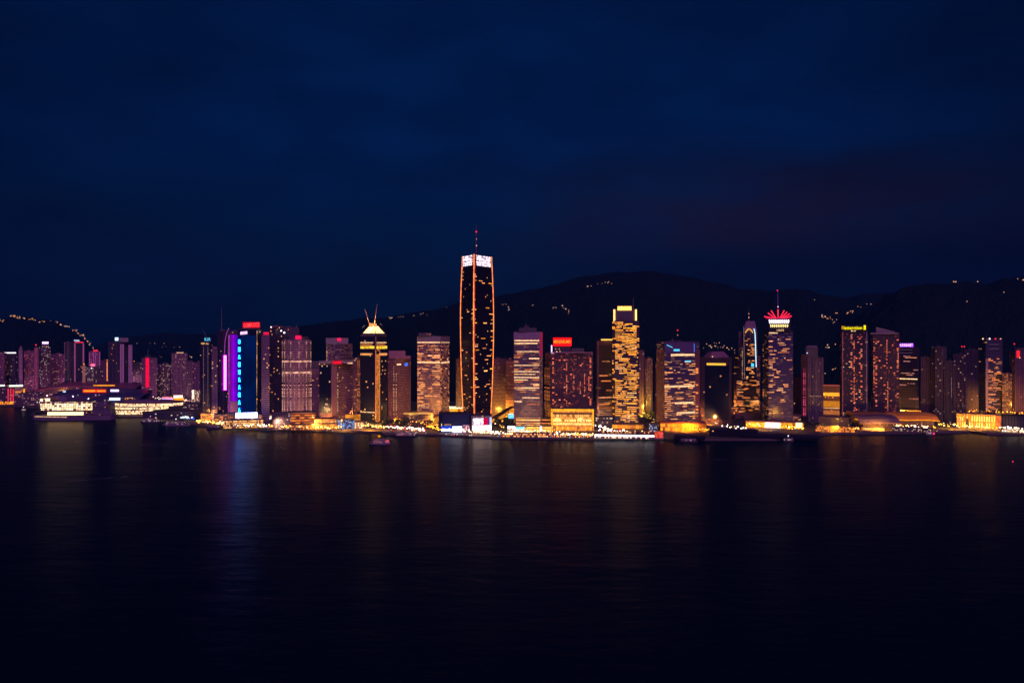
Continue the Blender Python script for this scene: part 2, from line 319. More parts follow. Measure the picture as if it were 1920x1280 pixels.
# ------------------------------------------------------------------ towers
class Tower:
    def __init__(s, name, label, cat, x0, x1, ytop, Y, mat, corner=None, phi=None, depth=34, shape='box', sc=None, zs=None, group=None, trim=None, ribs=None, piers=None,
                 base=G, deps=None, clutter=True, part='wall', roofmat=None, cham=.2, n=20, parapet=True):
        s.Y = Y; s.sc = sc; k = Y/FOC; s.xc = xc = corner if corner is not None else (x0+x1)/2
        az = math.atan2(xc-CX, FOC); s.az = -az; ca = math.cos(az)
        s.org = Vector(((xc-CX)*k, Y, base)); s.rot = Matrix.Rotation(s.az, 3, 'Z')
        s.root = empty(name, s.org, s.az); tag(s.root, label, cat, group)
        s.H = W(0, ytop, Y).z-base; w = (x1-x0)*k*ca; d = depth
        if corner is not None:
            aL, aR = (xc-x0)*k*ca, (x1-xc)*k*ca; fr = aL/(aL+aR)
            phi = R(phi if phi else (68 if fr < .3 else 22 if fr > .7 else 45))
            Lp = Vector((-aL, aL*math.tan(phi))); Rp = Vector((aR, aR*math.tan(math.pi/2-phi)))
            if deps: Lp, Rp = Vector((-aL, deps[0])), Vector((aR, deps[1]))
            s.poly = [Lp, Vector((0, 0)), Rp, Lp+Rp]; s.edges = {'L': 0, 'R': 1}; s.edges['F'] = 0 if fr > .5 else 1
        elif shape == 'cham':
            c = w*cham; s.poly = [Vector(p) for p in ((-w/2, c), (-w/2+c, 0), (w/2-c, 0), (w/2, c), (w/2, d), (-w/2, d))]; s.edges = {'L': 0, 'F': 1, 'R': 2}
        elif shape == 'round':
            s.poly = [Vector((math.sin(a)*-w/2, d/2-math.cos(a)*d/2)) for a in [-2*math.pi*i/n+math.pi/n for i in range(n)]]; s.edges = {'F': n-1}
            ar = sum(p.x*q.y-q.x*p.y for p, q in zip(s.poly, s.poly[1:]+s.poly[:1]))
            if ar < 0: s.poly.reverse()
            best = min(range(n), key=lambda i: s.poly[i].y+s.poly[(i+1) % n].y); s.edges = {'F': best}
        else:
            s.poly = [Vector(p) for p in ((-w/2, 0), (w/2, 0), (w/2, d), (-w/2, d))]; s.edges = {'F': 0, 'R': 1, 'L': 3}
        n_ = len(s.poly); s.cen = Vector((sum(p.x for p in s.poly)/n_, sum(p.y for p in s.poly)/n_))
        q = MB(); q.prism(s.poly, 0, s.H, 0, 1, sc, zs)
        if parapet and not sc:
            for i in range(n_):                      # parapet round the roof
                a, b = s.poly[i], s.poly[(i+1) % n_]; t = (b-a)
                if t.length < .5: continue
                ang = math.atan2(t.y, t.x); M = Matrix.Translation((a.x, a.y, 0)) @ Matrix.Rotation(ang, 4, 'Z')
                q.box(.05, t.length-.05, .02, .5, s.H+.01, s.H+1.3, 1, M)
        if ribs:
            fh = ribs; z = fh
            while z < s.H-1:
                r = max((p-s.cen).length for p in s.poly); kk = 1+.45/r*1.4
                q.prism([s.cen+(p-s.cen)*kk for p in s.poly], z-.55, z+.55, 2, 2, bottom=True); z += fh
        if piers:
            for e in set(s.edges.values()):
                a, b = s.poly[e], s.poly[(e+1) % n_]; t = b-a; m = max(1, round(t.length/piers))
                M = Matrix.Translation((a.x, a.y, 0)) @ Matrix.Rotation(math.atan2(t.y, t.x), 4, 'Z')
                for i in range(m+1): q.box(t.length*i/m-.5, t.length*i/m+.5, -.55, .3, .02, s.H-.02, 2, M)
        s.wall = q.build(part, [mat, roofmat or ROOF, trim or CONC], s.root)
        if clutter and cat == 'tower':
            rn = random.Random(int(x0*13+ytop)); xs = [p.x for p in s.poly]; hw = (max(xs)-min(xs))/2
            for _ in range(rn.choice((1, 2, 2, 3))):
                a_, b_ = rn.uniform(.12, .3)*hw, rn.uniform(2, 6); u = s.cen.x+rn.uniform(-.45, .45)*hw; v = s.cen.y+rn.uniform(-.3, .3)*min(20, d if corner is None else 16)
                q = MB(); q.box(u-a_, u+a_, v-b_, v+b_, s.H+.02, s.H+rn.uniform(2.2, 5.5)); q.build('roof_plant', trim or CONCD, s.root)
            if rn.random() < .5:
                u = s.cen.x+rn.uniform(-.4, .4)*hw; q = MB(); q.tube((u, s.cen.y, s.H+.02), (u, s.cen.y, s.H+rn.uniform(6, 11)), .3, .15, 5); q.build('roof_mast', STEEL, s.root)
    def frame(s, e, z=None):
        e = s.edges[e] if isinstance(e, str) else e
        a, b = s.poly[e], s.poly[(e+1) % len(s.poly)]
        if s.sc and z is not None:
            k = s.sc(max(0, min(1, z/s.H))); a, b = s.cen+(a-s.cen)*k, s.cen+(b-s.cen)*k
        return a, b
    def ray(s, px, py):
        d = s.rot.inverted() @ Vector(((px-CX)/FOC, 1, (CY-py)/FOC)); o = s.rot.inverted() @ (Vector((0, 0, CAMZ))-s.org); return o, d
    def hitv(s, px, py, v=0):
        o, d = s.ray(px, py); t = (v-o.y)/d.y; return o+d*t
    def hit(s, px, py, e):
        a, b = s.frame(e); t = (b-a).normalized(); n = Vector((t.y, -t.x)); o, d = s.ray(px, py); z = 0
        for _ in range(3):
            tt = ((a-o.xy).dot(n))/(d.xy.dot(n)); p = o+d*tt; z = p.z; a, b = s.frame(e, z)
        return (p.xy-a).dot(t), z
    def M(s, e, z=None, out=0):
        a, b = s.frame(e, z); t = (b-a); return Matrix.Translation((a.x, a.y, 0)) @ Matrix.Rotation(math.atan2(t.y, t.x), 4, 'Z')
    def panel(s, part, e, x0, y0, x1, y1, mat, out=.5, th=.9, parent=None, skew=None):
        s0, z1 = s.hit(x0, y0, e); s1, z0 = s.hit(x1, y1, e)
        q = MB(); q.box(min(s0, s1), max(s0, s1), -out, -out+th, min(z0, z1), max(z0, z1), 0, s.M(e, (z0+z1)/2))
        o = q.build(part, mat, parent or s.root); o['f'] = 0; del o['f']; return o
    def block(s, part, x0, x1, y0, y1, v0, v1, mat, top=None, parent=None):
        """box seen between pixel columns x0..x1 and rows y0..y1 with its front at local depth v0"""
        p, q_ = s.hitv(x0, y0, v0), s.hitv(x1, y1, v0); q = MB(); q.box(p.x, q_.x, v0, v1, q_.z, p.z, 0, None, 1 if top else None)
        return q.build(part, [mat]+([top] if top else []), parent or s.root)
    def bar(s, part, x0, y0, x1, y1, mat, r=.6, r1=None, v=-1, parent=None, n=6):
        q = MB(); q.tube(s.hitv(x0, y0, v), s.hitv(x1, y1, v), r, r if r1 is None else r1, n); return q.build(part, mat, parent or s.root)
    def fbar(s, part, e, px, y0, y1, mat, r=.6, out=.8):
        s0, z1 = s.hit(px, y0, e); s1, z0 = s.hit(px, y1, e); M = s.M(e); q = MB(); q.tube(M @ Vector((s0, -out, z0)), M @ Vector((s0, -out, z1)), r, r, 5); return q.build(part, mat, s.root)
    def lamp(s, part, x, y, r, mat, v=-1, parent=None):
        q = MB(); q.ball(s.hitv(x, y, v), r, n=8, m=6); return q.build(part, mat, parent or s.root)
    def text(s, txt, x0, y0, x1, y1, mat, v=None, e=None, parent=None, out=.75, tilt=0):
        me = text_mesh(txt); me = me.copy(); me.materials.clear(); me.materials.append(mat)
        if e is not None: s0, z1 = s.hit(x0, y0, e); s1, z0 = s.hit(x1, y1, e); M = s.M(e, (z0+z1)/2) @ Matrix.Translation((0, -out, 0))
        else:
            p, q = s.hitv(x0, y0, v), s.hitv(x1, y1, v); s0, z1, s1, z0 = p.x, p.z, q.x, q.z; M = Matrix.Translation((0, v, 0))
        for vt in me.vertices: vt.co = M @ Vector((s0+(s1-s0)*vt.co.x, -.3+.3*vt.co.z, z0+(z1-z0)*vt.co.y+tilt*(vt.co.x-.5)))
        o = bpy.data.objects.new('lettering', me); COL.objects.link(o); o.parent = parent or s.root; return o
    def lit(s, e, n, y0, y1, fh, lmin, lmax, mat, seed, h=1.7, cell=1.5, pick=None, part='lit_window', sfrac=(0, 1)):
        """runs of lit panes on one face: each an object of its own sharing one mesh"""
        rnd = random.Random(seed); me = pane_mesh(mat); z0 = s.hit(s.xc, y1, e)[1]; z1 = s.hit(s.xc, y0, e)[1]; used = {}
        k = 0; tries = 0; rows = int((z1-z0)/fh)
        while k < n and tries < n*30:
            tries += 1; fl = rnd.randrange(rows) if pick is None else pick(rnd, rows); z = z0+(fl+.5)*fh
            a, b = s.frame(e, z); t = b-a; W_ = t.length
            md = rnd.random(); ln = min(W_*.96, max(1, round(rnd.uniform(lmin, lmax)/cell))*cell); st = rnd.uniform(sfrac[0]*W_+.4, max(sfrac[0]*W_+.5, sfrac[1]*W_-ln-.4)); st = sfrac[0]*W_+.5 if md < .3 else max(.4, sfrac[1]*W_-ln-.5) if md < .6 else st; st = .4+round((st-.4)/cell)*cell
            if st+ln > W_: continue
            us = used.setdefault(fl, [])
            if any(st < q+.6 and st+ln > p-.6 for p, q in us): continue
            us.append((st, st+ln)); ang = math.atan2(t.y, t.x); t.normalize(); nn = Vector((t.y, -t.x)); p = a+t*(st+ln/2)+nn*.12
            o = bpy.data.objects.new(part, me); COL.objects.link(o); o.parent = s.root
            o.location = (p.x, p.y, z); o.rotation_euler = (0, 0, ang); o.scale = (ln, .4, h); k += 1
def stack(T, e, px, y0, y1, fh, mat=None, p=.72, w=1.7):
    mat = mat or LITR; rn = random.Random(int(px*10)); s0, z1 = T.hit(px, y0, e); z0 = T.hit(px, y1, e)[1]; a, b = T.frame(e); t = (b-a).normalized(); nn = Vector((t.y, -t.x)); c = a+t*s0+nn*.2; z = z0
    while z < z1:
        if rn.random() < p:
            o = bpy.data.objects.new('lit_window', pane_mesh(mat)); COL.objects.link(o); o.parent = T.root; o.location = (c.x, c.y, z); o.rotation_euler = (0, 0, math.atan2(t.y, t.x)); o.scale = (w, .5, 1.8)
        z += fh
_pm = {}
def pane_mesh(mat):
    if mat.name not in _pm:
        q = MB(); q.box(-.5, .5, -.5, .5, -.5, .5); _pm[mat.name] = q.mesh('lit_pane', mat)
    return _pm[mat.name]
_tm = {}
def text_mesh(txt):
    """built-in lettering outline as a mesh normalised to a 1 x 1 box"""
    if txt not in _tm:
        c = bpy.data.curves.new('letters', 'FONT'); c.body = txt; c.extrude = .5; c.resolution_u = 2; c.offset = .012
        o = bpy.data.objects.new('letters', c); COL.objects.link(o); dg = bpy.context.evaluated_depsgraph_get()
        me = bpy.data.meshes.new_from_object(o.evaluated_get(dg)); bpy.data.objects.remove(o); bpy.data.curves.remove(c)
        xs = [v.co.x for v in me.vertices]; ys = [v.co.y for v in me.vertices]
        for v in me.vertices: v.co = ((v.co.x-min(xs))/(max(xs)-min(xs)), (v.co.y-min(ys))/(max(ys)-min(ys)), v.co.z*2)
        _tm[txt] = me
    return _tm[txt]
PURPLE = (.26, .13, .28); PINKW = (.27, .11, .22); GREYW = (.34, .30, .33); DIMW = (.15, .10, .135); BLUEG = (.010, .014, .038)

# ------------------------------------------------------------------ far towers behind the convention hall
def res(wall=PINKW, lit=.12, **k): return facade('apartment_facade', wall, cw=k.pop('cw', 4.2), fh=k.pop('fh', 4.4), ww=k.pop('ww', .55), wh=k.pop('wh', .5), lit=lit, a=k.pop('a', (1, .48, .30)), b=k.pop('b', (1, .66, .55)), s=k.pop('s', .4), **k)
AP = 'apartment_tower'; OF = 'office_tower'
T = Tower(AP, 'reddish apartment block cut by the frame edge under the ridge lights', 'tower', -14, 13, 662, 2600, res(lit=.1, a=ORANGE), corner=8)
T = Tower(AP, 'dark apartment tower with a long pale light strip along its roof', 'tower', 3, 35, 663, 2650, res((.06, .045, .09), lit=.07), shape='cham')
T.block('roof_light', 8, 30, 660.5, 662.2, 2, 4, WHITEL)
T = Tower(AP, 'slim violet grey tower with a pointed top beside the long roof light', 'tower', 35, 43, 656, 2550, facade('blank_facade', (.30, .22, .36), lit=0, ww=.2), shape='cham', cham=.3)
q = MB(); q.prism(T.poly, T.H, T.H+14, 0, None, lambda t: 1-.9*t); q.build('roof', CONC, T.root)
T = Tower(AP, 'low red speckled apartment tower between two slim pointed towers', 'tower', 45, 64, 658, 2750, res(PINKW, lit=.2, a=ORANGE, b=RED))
T = Tower(AP, 'slim reddish tower with a single red beacon above its top', 'tower', 64, 72.5, 652, 2560, facade('blank_facade', (.34, .15, .24), lit=0, ww=.2), shape='cham', cham=.3)
T.bar('mast', 68, 652, 67.5, 645, STEEL, .6, .3); T.lamp('beacon', 67.5, 646.5, 2.0, REDL)
T = Tower(AP, 'white dotted dark tower under a long violet rooftop sign', 'tower', 71, 95, 651, 2650, res((.12, .09, .13), lit=.2, a=WHITE), shape='cham')
T.panel('rooftop_sign', 'F', 79, 640.5, 91, 644.6, VIOLW, 1, 2); T.block('sign_frame', 78, 92, 645, 651, 3, 5, DARKM)
for i in range(4): T.lamp('roof_lamp', 80+i*3.4, 649.5, 1.1, LITP, -1)
T = Tower(AP, 'broad pinkish apartment slab between the violet sign and the striped tower', 'tower', 95, 121, 664, 2800, res((.22, .09, .19), lit=.15, a=ORANGE), piers=9, trim=CONCP)
T = Tower(OF, 'dark tower joined to the pink striped tower with faint grey edges', 'tower', 121, 134, 642, 2500, facade('dark_facade', (.06, .05, .09), lit=.02, fh=4), piers=10, trim=CONC)
T = Tower(OF, 'tall dark tower with pink lit vertical stripes and blue white roof sign', 'tower', 133, 158, 642, 2480, facade('dark_facade', (.05, .045, .09), lit=.01, fh=4), corner=139)
for x in (139, 155): T.panel('lit_pier', 'R', x, 643, x+2.6, 722, glow('dim_pink_pier', (.55, .12, .42), .42, mottle=.2), .8, 1.2)
T.panel('roof_edge_light', 'R', 141, 640.8, 156, 642.3, REDL, .8, 1); s = T.block('rooftop_sign', 138, 149, 637, 640, 3, 5, DARKM); T.text('YWN', 138.5, 636.8, 148.5, 640.2, BLUEW, 2.4, parent=s)
T = Tower(AP, 'slim orange pink band tower with an amber lamp on top', 'tower', 154.5, 160, 685, 2420, glow('dim_rose_facade', (.6, .18, .22), .42, mottle=.3), depth=8); T.lamp('beacon', 157.5, 682.5, 2, ORL)
T = Tower(AP, 'white dotted apartment tower carrying a small hot pink sign', 'tower', 160, 176, 688, 2440, res((.14, .10, .15), lit=.42, a=WHITE, b=PALE))
T.block('rooftop_sign', 170, 178, 682, 686.5, -1, 1, glow('hot_pink_sign', (1, .12, .25), 2)); T.lamp('roof_lamp', 171.5, 690, 1.5, WHITEL, -2)
T = Tower(AP, 'magenta outlined tower with a hot red cap at the ridge lights end', 'tower', 167, 188, 659, 2700, res((.22, .12, .2), lit=.06, a=RED), shape='box')
for x in (167, 175, 179, 186.5): T.panel('neon_strip', 'F', x, 660, x+.9, 690, MAGD, .6, .6)
T.block('roof_cap', 175, 183.5, 656, 659.2, 4, 14, REDL)
T = Tower(AP, 'dark apartment block low beside the magenta outlined tower', 'tower', 176, 193, 688, 2420, res((.09, .06, .10), lit=.08))
T = Tower(AP, 'reddish brown block with one glowing orange window column', 'tower', 188, 205, 676, 2600, res((.18, .07, .15), lit=.05)); T.panel('window_column', 'F', 200, 678, 201.6, 724, LITO, .4, .5); T.lamp('beacon', 201, 675, 1.6, ORL)
T = Tower(OF, 'tallest far tower with stepped crown and white roof lamp and pink stripes', 'tower', 204, 241, 641, 2450, facade('dark_facade', (.055, .045, .10), lit=.012, fh=4), corner=225, phi=28, piers=11, trim=CONCD)
T.block('roof_cap', 224, 240.5, 633, 641, 2, 24, CONC); T.block('rooftop_sign', 215.5, 222, 632.5, 638.5, 2, 6, BLUEW)
for x in (225, 229.2): T.panel('lit_pier', 'R', x, 645, x+2.6, 724, glow('dim_pink_pier', (.55, .14, .5), .34, mottle=.2), .8, 1.2)
T = Tower(AP, 'thin pink striped slab beside the stepped crown tower', 'tower', 240.5, 248, 647, 2470, glow('dim_pink_pier', (.45, .12, .42), .30, mottle=.25), depth=20, roofmat=CONC)
T = Tower(AP, 'dark dotted block between the pink slab and the red stripe tower', 'tower', 247, 268, 681, 2650, res((.10, .08, .12), lit=.1)); T.lamp('beacon', 251.5, 677, 1.3, ORL)
T = Tower(AP, 'pinkish tower with a glaring red vertical stripe and thin mast', 'tower', 266, 294, 671, 2420, res((.24, .10, .22), lit=.05), piers=8, trim=CONCP)
T.panel('neon_stripe', 'F', 273, 671, 279.5, 726, glow('scarlet_stripe', (1, .004, .05), 1.1, mottle=.25), 1, 1); T.bar('mast', 277, 671, 277.5, 654, STEEL, .7, .3, 5); T.block('roof_cap', 272, 282, 667, 671, 3, 15, CONCD)
T = Tower(AP, 'speckled apartment block right beside the red stripe tower', 'tower', 294, 324, 683, 2550, res((.15, .07, .15), lit=.22, a=PALE), shape='cham')
T = Tower(AP, 'grey violet apartment tower with lit roof rail and fine ribs', 'tower', 322, 351, 662, 2500, res((.20, .11, .21), lit=.12, s=.4), corner=328, piers=6, trim=CONCP); T.panel('roof_light', 'R', 331, 660.4, 344, 661.6, LITP, .5, .6)
T = Tower(AP, 'narrow dark apartment block with a bright lamp on its roof', 'tower', 350, 363, 678, 2450, res((.10, .05, .11), lit=.06)); T.lamp('beacon', 359, 669.5, 1.8, LITP)
T = Tower(AP, 'ribbed purple apartment slab touching the dark cyan sign tower', 'tower', 361, 377, 680, 2300, res((.20, .09, .18), lit=.14, a=ORANGE), piers=7, trim=CONCP)
# ------------------------------------------------------------------ the violet tower group
T = Tower(OF, 'dark glass tower with a cyan rooftop sign and slanted mast', 'tower', 375, 398, 642, 1760, facade('dark_curtain_wall', (.04, .03, .06), BLUEG, lit=.015, fh=3.6), shape='cham', cham=.22)
for x in (381.5, 389.8): T.bar('vertical_light', x, 650, x, 762, glow('pale_mauve_tube', (.5, .35, .5), .35, mottle=.6), .35, v=-.6)
s = T.block('rooftop_sign', 383, 396, 633, 639, 2, 4, DARKM); T.text('ILLR', 383.5, 633, 394.5, 638.6, CYANM, 1.6, parent=s)
s = T.panel('sign_board', 'F', 376.5, 642, 385, 646, BLACKM); T.text('TOP', 376.8, 642.4, 384, 645.6, GOLDL, e='F', parent=s); T.text('.ILL.', 385.6, 643, 392, 645.4, LITP, e='F')
T.bar('mast', 388, 632, 380, 618, STEEL, .45, .25, 6)
T = Tower(AP, 'narrow tower of stacked mauve balconies with a sloping top', 'tower', 397, 408, 655, 1720, facade('balcony_facade', (.20, .12, .18), lit=.05, fh=4.2), ribs=4.2, trim=plain('mauve_slab', (.34, .22, .30)), depth=24)
q = MB(); q.prism(T.poly, T.H+.02, T.H+6, 0, None, lambda t: 1-.35*t); q.build('roof', CONCP, T.root)
T = Tower(OF, 'dark tower with a curling pink neon line and glaring pink light column', 'tower', 407, 428, 621, 1735, facade('dark_curtain_wall', (.05, .04, .08), BLUEG, lit=.03, fh=3.4), corner=418)
T.bar('mast', 415.5, 622, 415.3, 574, STEEL, .55, .25, 8)
T.panel('light_column', 'F', 420, 666, 424.8, 731, glow('glaring_pink_column', (.9, .16, 1), 4, mottle=.15), 1.0, 1.2); T.panel('column_backing', 'F', 416.3, 664, 427, 733, glow('violet_wash_light', (.42, .0, .62), .45, mottle=.3, mscale=.08), .3, .5)
pth = [(421.2, 666), (421.4, 650), (422, 640), (423.6, 630), (426, 621), (429.5, 615)]
q = MB()
for (a, b), (c, d) in zip(pth, pth[1:]): q.tube(T.hitv(a, b, -1.5), T.hitv(c, d, -1.5), .6, .6)
q.build('neon_line', MAGD, T.root)
T = Tower(OF, 'tower with a whole face washed in saturated violet light', 'tower', 426, 450, 621, 1745, facade('dark_curtain_wall', (.10, .06, .14), BLUEG, lit=.02, fh=3.4))

for i, (st_, c_) in enumerate(((.30, (.42, .02, .7)), (.55, (.40, .0, .85)), (.85, (.36, .0, .95)), (.62, (.27, .0, .95)), (.50, (.20, .0, 1)), (.34, (.13, .01, 1)))): T.panel('wash_strip', 'F', 430.6+i*2.82, 627+i*.25, 433.3+i*2.82, 774, glow('violet_wash_strip', c_, st_, mottle=.3, mscale=.03), .4, .6)  # violet wash on the wall put into glowing strips of stepped brightness
T.panel('strip_frame', 'F', 430.3, 626, 447.6, 774.5, plain('violet_panel_frame', (.10, .03, .16)), .15, .2); T.panel('neon_strip', 'F', 428.4, 628, 430.2, 772, MAGD, .9, .9)
T.panel('lower_wall', 'F', 431, 752, 446.8, 774.5, plain('mauve_stone', (.40, .22, .40)), .7, .9)
T = Tower(OF, 'dark blue glass tower lettered with a column of cyan signs', 'tower', 446, 491, 617, 1720, facade('dark_curtain_wall', (.012, .02, .06), (.006, .012, .05), lit=.004, fh=3.6, wh=.8, ww=.92), corner=482)
T.panel('led_face', 'L', 452.2, 629, 480.5, 771, glow('deep_blue_led_wall', (.0, .10, .8), .075, mottle=.35, mscale=.02), .25, .3)
for i, ch in enumerate('0IAIIAAIAA'):
    y = 636.5+i*14.2; s = T.panel('letter_sign', 'L', 446.6, y-.6, 451.6, y+8.6, glow('blue_sign_face', (.0, .045, .6), 2.2), .3, .4); T.text(ch, 447.4, y, 450.8, y+8, CYANL, e='L', parent=s)
s = T.panel('roof_sign', 'L', 451, 620.5, 464, 627.5, BLACKM, .6, .8); T.text('MNNM', 451.3, 621, 463.7, 627, VIOLW, e='L', parent=s, tilt=1.5)
s = T.block('rooftop_sign', 455, 487.5, 603.5, 614.5, 2, 4, REDD); T.text('OOMPUOCR', 456.5, 605, 486.5, 613.5, glow('red_letters', (1, .05, .06), 2.2), 1.5, parent=s, tilt=2.5); T.block('sign_frame', 457, 486, 614.5, 618, 2.2, 3.8, BLACKM)
T.bar('edge_light', 481.8, 620, 481.4, 770, glow('brass_edge_tube', (1, .5, .22), .6, mottle=.9, mscale=.08), .5, v=-.9); T.lamp('edge_lamp', 482.5, 644.5, 1.2, ORL); T.lamp('edge_lamp', 482, 748, 1.3, ORL); T.lamp('roof_lamp', 487.5, 622, .9, LITP)
T = Tower(AP, 'narrow mauve tower of stacked balconies with a red lit top', 'tower', 490.5, 505, 627, 1700, facade('balcony_facade', (.22, .14, .22), lit=.04, fh=4.6), ribs=4.6, trim=plain('mauve_slab', (.42, .28, .40)), depth=22); T.panel('rooftop_sign', 'F', 494, 622.5, 504, 627.5, glow('dim_red_sign', (1, .01, .08), .9), .8, 1)
T = Tower(OF, 'plain dark slab behind balconies with white lamps near its roof', 'tower', 503, 531, 613, 1790, facade('dark_curtain_wall', (.12, .08, .12), (.008, .012, .04), lit=.02, fh=3.8, ww=.8, wh=.7), corner=517)
T.block('roof_rail', 507, 531, 611.5, 613, 0, 1, plain('rust_rail', (.3, .1, .12))); T.lamp('roof_lamp', 508.3, 613, 1.4, WHITEL); T.lamp('roof_lamp', 527.3, 620, 1.9, WHITEL); T.lamp('roof_lamp', 533, 623.5, 1.9, WHITEL)
T = Tower(OF, 'grey concrete tower half hidden behind the round beaded hotel', 'tower', 531, 561, 614, 1830, facade('plain_facade', (.10, .07, .12), lit=.02))
T.bar('mast', 556, 614, 556, 607, STEEL, .4)
T = Tower('hotel_tower', 'round pinkish hotel tower with beaded light columns and two bright rings', 'tower', 530, 583.5, 637, 1740, facade('hotel_facade', (.34, .20, .27), cw=3.6, fh=3.9, ww=.55, wh=.4, lit=.3, a=PALE, b=PINK, s=.22), shape='round', depth=44, n=22, ribs=3.9, trim=plain('pinkish_slab', (.40, .25, .30)))
n_ = len(T.poly); vis = sorted([p for p in T.poly if p.y < 24], key=lambda p: p.x)
for i, p in enumerate(vis):
    q = MB(); d = (p-T.cen).normalized()*.9; zt = T.H*(.62 if i % 2 else .98)
    q.tube((p.x+d.x, p.y+d.y, 2), (p.x+d.x, p.y+d.y, zt), .5 if i % 2 else .8, .5 if i % 2 else .8, 5); q.build('bead_light', BEADR, T.root)
for y in (677.5, 698.5):
    q = MB(); z = T.hitv(556, y, 0).z; q.prism([T.cen+(p-T.cen)*1.04 for p in T.poly], z-1.6, z+1.6, 0, None, bottom=True); q.build('light_ring', glow('rosy_ring', (1, .48, .34), .95, mottle=.7, mscale=.15), T.root)
q = MB(); q.prism([T.cen+(p-T.cen)*1.05 for p in T.poly], 0.3, 5, 0, None, bottom=True); q.build('light_ring', glow('peach_ring', (1, .58, .3), 1.5, mottle=.4), T.root)
q = MB(); q.prism([T.cen+(p-T.cen)*.8 for p in T.poly], T.H+.02, T.H+7, 0); q.build('roof_cap', CONCD, T.root); T.panel('rooftop_sign', 'F', 554, 629, 565, 636, glow('scarlet_sign', (1, .01, .09), 1.3), -1, 1)
T = Tower(OF, 'low office slab with pinkish floor bands beside the round hotel', 'tower', 577, 600, 691, 1790, facade('band_facade', (.30, .17, .21), lit=.05, ww=1, wh=.4), ribs=4, trim=CONCP); T.block('roof_cap', 584, 600, 677, 691, 4, 20, CONCD)
T = Tower(OF, 'flat topped tower with one dark glass face and one pink banded face', 'tower', 598, 664.5, 681, 1700, facade('banded_facade', (.36, .20, .23), lit=.04, cw=3, fh=3.7, ww=1, wh=.38), corner=622, phi=35)
T.panel('glass_face', 'L', 598.6, 684, 620.6, 774, facade('dark_curtain_wall', (.02, .022, .045), (.006, .012, .04), lit=.03, fh=3.7, ww=.9, wh=.85, a=PALE, b=WHITE, s=.7), .25, .3); T.panel('blank_pier', 'R', 622, 683, 631, 777, plain('pale_rose_pier', (.42, .24, .28)), .3, .6)
T.fbar('bead_light', 'R', 632.5, 697, 772, BEADP, .6, 1.2); T.block('roof_slab', 598, 662, 676.5, 680.8, -1.5, 40, CONC); s = T.block('roof_sign', 624, 641, 676, 682.5, -2.6, -1.7, REDD); T.text('CLVOC', 625, 677, 640, 682, REDL, -3, parent=s); T.text('moto', 652, 679.5, 661, 682, LITP, -2.2)
T = Tower('hotel_tower', 'dotted tower rising behind the flat topped tower with scarlet roof sign', 'tower', 611, 662, 645, 1880, facade('dotted_facade', (.20, .11, .17), cw=4, fh=4.2, ww=.5, wh=.45, lit=.4, a=PINK, b=PALE, s=.22), corner=638, phi=28); T.block('roof_cap', 611, 653, 633.5, 645, 4, 22, CONC)
T.panel('rooftop_sign', 'L', 633, 633.5, 639.5, 639, glow('scarlet_sign', (1, .01, .09), 1.4), 1, 1); T.fbar('bead_light', 'L', 613.2, 646, 680, BEADP, .8); T.lamp('roof_lamp', 614, 643, 2.2, ORL, 8)
T = Tower(OF, 'slim slab with amber bead columns squeezed beside the gold roofed tower', 'tower', 661, 676, 671, 1760, facade('bead_facade', (.26, .13, .13), lit=.08, a=ORANGE))
for x in (671, 673.6): T.fbar('bead_light', 'F', x, 672, 775, BEADO, .55)


# ------------------------------------------------------------------ gold roofed tower with two masts
T = Tower(OF, 'dark glass tower with a glowing gold hipped roof and two splayed masts', 'tower', 675.5, 726, 628, 1680, facade('dark_curtain_wall', (.03, .03, .045), (.006, .011, .03), lit=.035, fh=3.9, ww=.85, wh=.7, a=PALE, b=WARM, s=.8), corner=705, phi=30)
c = T.cen; q = MB(); q.prism(T.poly, T.H+.02, T.H+4, 0, None, lambda t: 1-.12*t); q.build('roof_cornice', CONCD, T.root)
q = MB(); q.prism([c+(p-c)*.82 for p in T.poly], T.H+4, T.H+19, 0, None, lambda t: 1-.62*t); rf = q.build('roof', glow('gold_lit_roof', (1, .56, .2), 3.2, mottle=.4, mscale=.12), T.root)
for e in range(4):
    p = c+(T.poly[e]-c)*.83; q = MB(); q.tube((p.x, p.y, T.H+4), (c.x+(p.x-c.x)*.4, c.y+(p.y-c.y)*.4, T.H+19.4), .8, .6); q.build('hip_rib', plain('bronze_rib', (.35, .14, .05)), rf)
vm = c.y-4
ld = bpy.data.lights.new('roof_fill', 'POINT'); ld.energy = 30000; ld.color = (1, .6, .25); ld.shadow_soft_size = 1; lo_ = bpy.data.objects.new('roof_fill', ld); COL.objects.link(lo_); lo_.parent = T.root; lo_.location = (c.x-1, vm-12, T.H+30)  # point light added in mid-air to brighten the roof and masts
T.block('mast_base', 692, 706, 606, 612, vm-3, vm+6, plain('bronze_frame', (.4, .2, .1)))
for x0, y0, x1, y1 in ((693.5, 612, 684.3, 579), (701.5, 610, 707, 570)): m_ = T.bar('mast', x0, y0, x1, y1, plain('floodlit_mast', (.5, .3, .18)), 1.0, .45, vm)
for x in (680, 712.5): T.bar('roof_finial', x+4, 610, x, 606 if x > 700 else 613.5, STEEL, .5, .4, vm)
